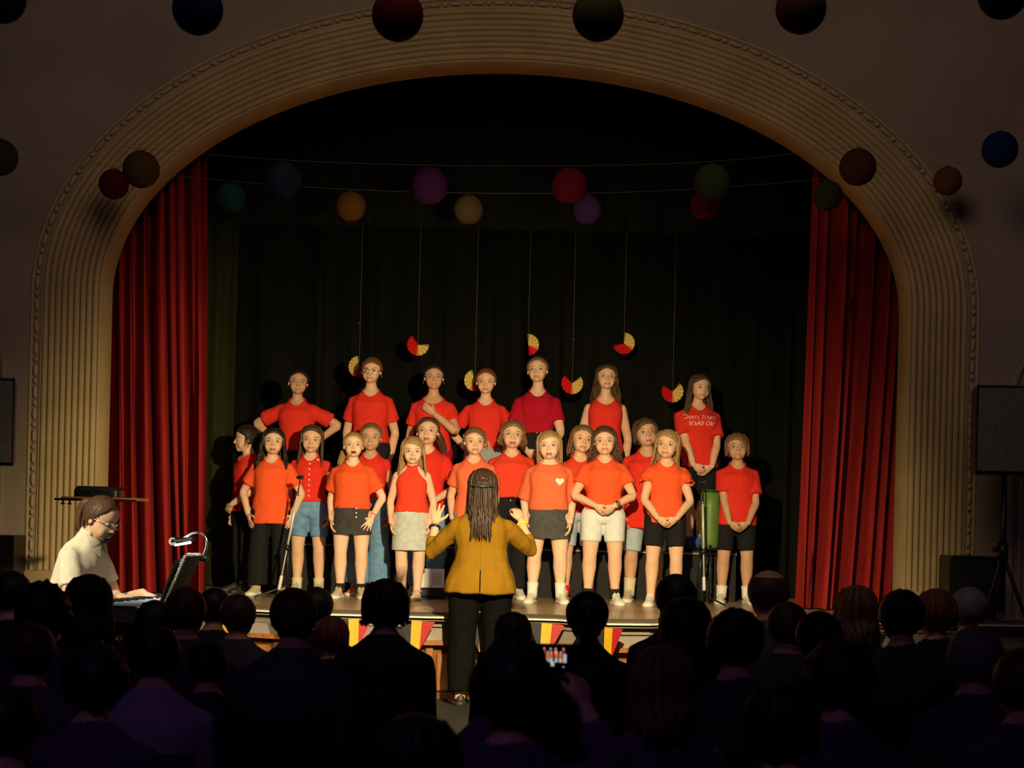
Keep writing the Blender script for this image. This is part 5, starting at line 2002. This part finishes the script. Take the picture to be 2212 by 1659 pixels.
def spectator(label, x, ytop, D, var, arms=None, turn=0):
    pt = P(x, ytop, D)
    sc = pt.z / SITTOP
    loc = (pt.x, D, 0)
    if var in proto and arms is None:
        r = copy_tree(proto[var].root)
        r.location = loc
        r.rotation_euler = (0, 0, math.pi + turn)
        r['label'] = label
    else:
        v = dict(VAR[var])
        v['Wd'] = v.get('Wd', 1.0) * 1.08
        b = person(label, loc, 1.68, .232, rz=math.pi + turn, sit=.42, arms=arms or {-1: 'lap', 1: 'lap'}, top=dict(hem=.47, sleeve=1.7, loose=.024, amp=.005), topname='jacket', collar=False, bottom=dict(kind='pants', hem=.97, loose=.012), bottommat='coat_black', bottomname='trousers',
                   shoes=BLK, voxel=.019, lod=.6, lookback=True, drop=.045, **v)
        r = b.root
        r['group'] = 'seated audience seen from behind'
        if arms is None:
            proto[var] = b
    r.scale = (sc, sc, sc)
    ch = copy_tree(chair0)
    ch.location = loc
    ch.rotation_euler = (0, 0, math.pi + turn)
    ch.scale = (sc, sc, sc)
    return r, sc


_old_hair = hair_mesh


def hair_mesh(style, HM, seed=1, lod=1.0):
    if style['kind'] != 'ring':
        return _old_hair(style, HM, seed, lod)
    V, F = hair_cap(front=.2, nape=-.80, nu=32, nv=20, seed=seed)
    U = (V - HC) / HR
    k = smooth(.62, .74, U[:, 2])
    V = HC + (V - HC) * (1 - .16 * k)[:, None]
    return tf(HM, V), F


chair0 = thing('chair', 'black stacking chair under a seated spectator, hidden in the dark', 'chair', (0, -30, 0), 0, 'chairs of the audience')
obj('seat', MB().add(box((0, -.06, .36), (.42, .42, .05), .02)), MATS['chair_fabric'], chair0)
obj('backrest', MB().add(box((0, .185, .70), (.40, .03, .26), .012)), MATS['chair_fabric'], chair0)
for sx in (-1, 1):
    obj('leg', MB().add(tube([(sx * .19, -.23, .012), (sx * .19, -.22, .38)], .011, 8)), MATS['steel_black'], chair0)
    obj('leg', MB().add(tube([(sx * .19, .20, .012), (sx * .19, .15, .38), (sx * .185, .185, .60)], .011, 8)), MATS['steel_black'], chair0)

AUD = [
    ('dark-haired spectator at the left edge below the bass cabinet', 24, 1233, 8.2, 'short'),
    ('spectator with tousled curly hair in front of the back of the pianist', 92, 1265, 6.7, 'curly'),
    ('spectator with long dark hair right in front of the pianist', 192, 1242, 7.5, 'long'),
    ('small short-haired spectator in front of the keyboard', 335, 1298, 8.2, 'bob'),
    ('spectator with full dark hair in front of the music book', 402, 1268, 7.5, 'brown'),
    ('spectator partly hidden just right of the music book', 463, 1270, 8.9, 'short'),
    ('spectator whose head stands left of the boom microphone stand foot', 515, 1283, 8.2, 'brown'),
    ('broad-shouldered spectator in a pale violet jacket below the boom microphone stand', 635, 1270, 6.7, 'brown'),
    ('spectator peeping out right behind the broad-shouldered one', 684, 1268, 8.9, 'short'),
    ('child spectator with a low head left of the first yellow pennant', 718, 1332, 8.2, 'ginger'),
    ('spectator with a dark flicked bob under the halter-top girl', 834, 1252, 7.5, 'bob'),
    ('spectator in a light violet top in the lower left', 335, 1350, 5.9, 'white'),
    ('dark round-headed spectator near the camera, lower left', 205, 1400, 5.1, 'curly'),
    ('small spectator between the light violet top and the broad-shouldered one', 450, 1385, 6.7, 'short'),
    ('dark spectator in the second seat from the left edge, lower left', 65, 1345, 5.9, 'brown'),
    ('child spectator with long hair right beside the legs of the conductor', 1108, 1323, 8.2, 'long'),
    ('spectator with a smooth black ponytail in front of the curly-haired girl', 1270, 1277, 7.5, 'pony'),
    ('tall dark-haired spectator in front of the girl with frilled sleeves', 1462, 1240, 7.95, 'short'),
    ('spectator with long hair just in front of the tall dark-haired one', 1482, 1292, 6.7, 'long'),
    ('spectator with a rounded dark head right of centre near the camera', 1432, 1395, 5.1, 'blond'),
    ('balding spectator below the solitary child at the right end', 1662, 1228, 8.2, 'bald'),
    ('spectator with spiky black hair left of the balding one', 1590, 1316, 5.9, 'spiky'),
    ('spectator right in front of the balding one', 1703, 1300, 7.5, 'brown'),
    ('round-headed spectator in front of the right red curtain', 1772, 1320, 6.7, 'short'),
    ('spectator with long fair hair at the foot of the right red curtain', 1852, 1265, 8.2, 'blond'),
    ('spectator with short spiky hair in front of the right pillar', 1950, 1275, 7.5, 'spiky'),
    ('spectator with reddish hair between the right pillar and the bass cabinet', 2024, 1273, 8.2, 'ginger'),
    ('grey-haired spectator in front of the right bass cabinet', 2094, 1270, 8.9, 'grey'),
    ('large violet-lit grey head near the right edge', 2108, 1356, 5.9, 'grey'),
    ('broad spectator near the camera, lower right', 1815, 1390, 5.1, 'curly'),
    ('spectator cut off by the right edge', 2216, 1400, 5.1, 'brown'),
    ('nearest spectator at the lower left edge', 15, 1480, 4.3, 'short'),
    ('low dark spectator at the bottom in front of the feet of the conductor', 900, 1545, 3.5, 'long'),
    ('nearest dark spectator right of centre at the bottom', 1690, 1475, 4.3, 'bob'),
]
for a_ in AUD:
    spectator(*a_)
# the one who films: both hands on a phone held up in front
ph = P(1186, 1420, 4.74)
bx_ = P(1108, 1400, 4.3)
scg = bx_.z / SITTOP
lx = lambda dx, dy, z: ((-(ph.x + dx - bx_.x)) / scg, (-(ph.y + dy - 4.3)) / scg, z / scg)
spectator('large-headed spectator in the centre foreground filming with a phone', 1108, 1400, 4.3, 'curly',
          arms={-1: {'w': lx(.105, -.035, ph.z - .135), 'hint': (-1, 0, -1), 'hand': 'curl', 'dir': (.2, -.5, .8), 'thumb': (.6, .6, .2)}, 1: {'w': lx(-.105, -.035, ph.z - .135), 'hint': (1, 0, -1), 'hand': 'curl', 'dir': (-.2, -.5, .8), 'thumb': (-.6, .6, .2)}})
pn = thing('phone', 'lit phone filming the choir, held up in the centre foreground', 'phone', ph, 0)
obj('phone_body', MB().add(box((0, .005, 0), (.160, .009, .076), .003)), MATS['plastic_black'], pn, False)
scr = obj('screen', MB().add(box((0, -.0005, 0), (.152, .002, .069))), mat('screen_dark', (.003, .003, .004), .2), pn, False)
pic = MB()
cols = [(.9, .15, .08), (.75, .25, .08), (.95, .75, .62), (.75, .75, .8), (.35, .05, .03), (.55, .28, .06)]
pm = [mat('screen_%d' % i, c, .4, emit=c, emit_strength=.55) for i, c in enumerate(cols)]


def quad(x, z, w_, h, m):
    pic.add(([(x - w_ / 2, -.0022, z - h / 2), (x + w_ / 2, -.0022, z - h / 2), (x + w_ / 2, -.0022, z + h / 2), (x - w_ / 2, -.0022, z + h / 2)], [(0, 1, 2, 3)]), m)


def figure(x, z, k, body):
    quad(x, z, .008 * k, .012 * k, body)
    quad(x, z + .0085 * k, .004 * k, .005 * k, 2)


quad(-.022, .024, .018, .005, 0)
for i, x in enumerate((-.030, -.014, .004, .018, .040)):
    figure(x, .016, 1.0, 0 if i % 2 else 4)
for i, x in enumerate((-.004, .006, .020, .032)):
    figure(x, .004, 1.15, 1)
    quad(x, -.008, .008, .010, 3 if i < 3 else 2)
quad(.044, -.002, .009, .024, 3)
quad(-.036, .006, .018, .005, 3)
quad(-.022, .000, .024, .004, 5)
quad(.010, -.018, .010, .012, 3)
quad(.041, -.026, .004, .003, 3)
obj('screen_picture', pic, pm, scr, False)
for o in [chair0] + list(chair0.children):
    bpy.data.objects.remove(o)
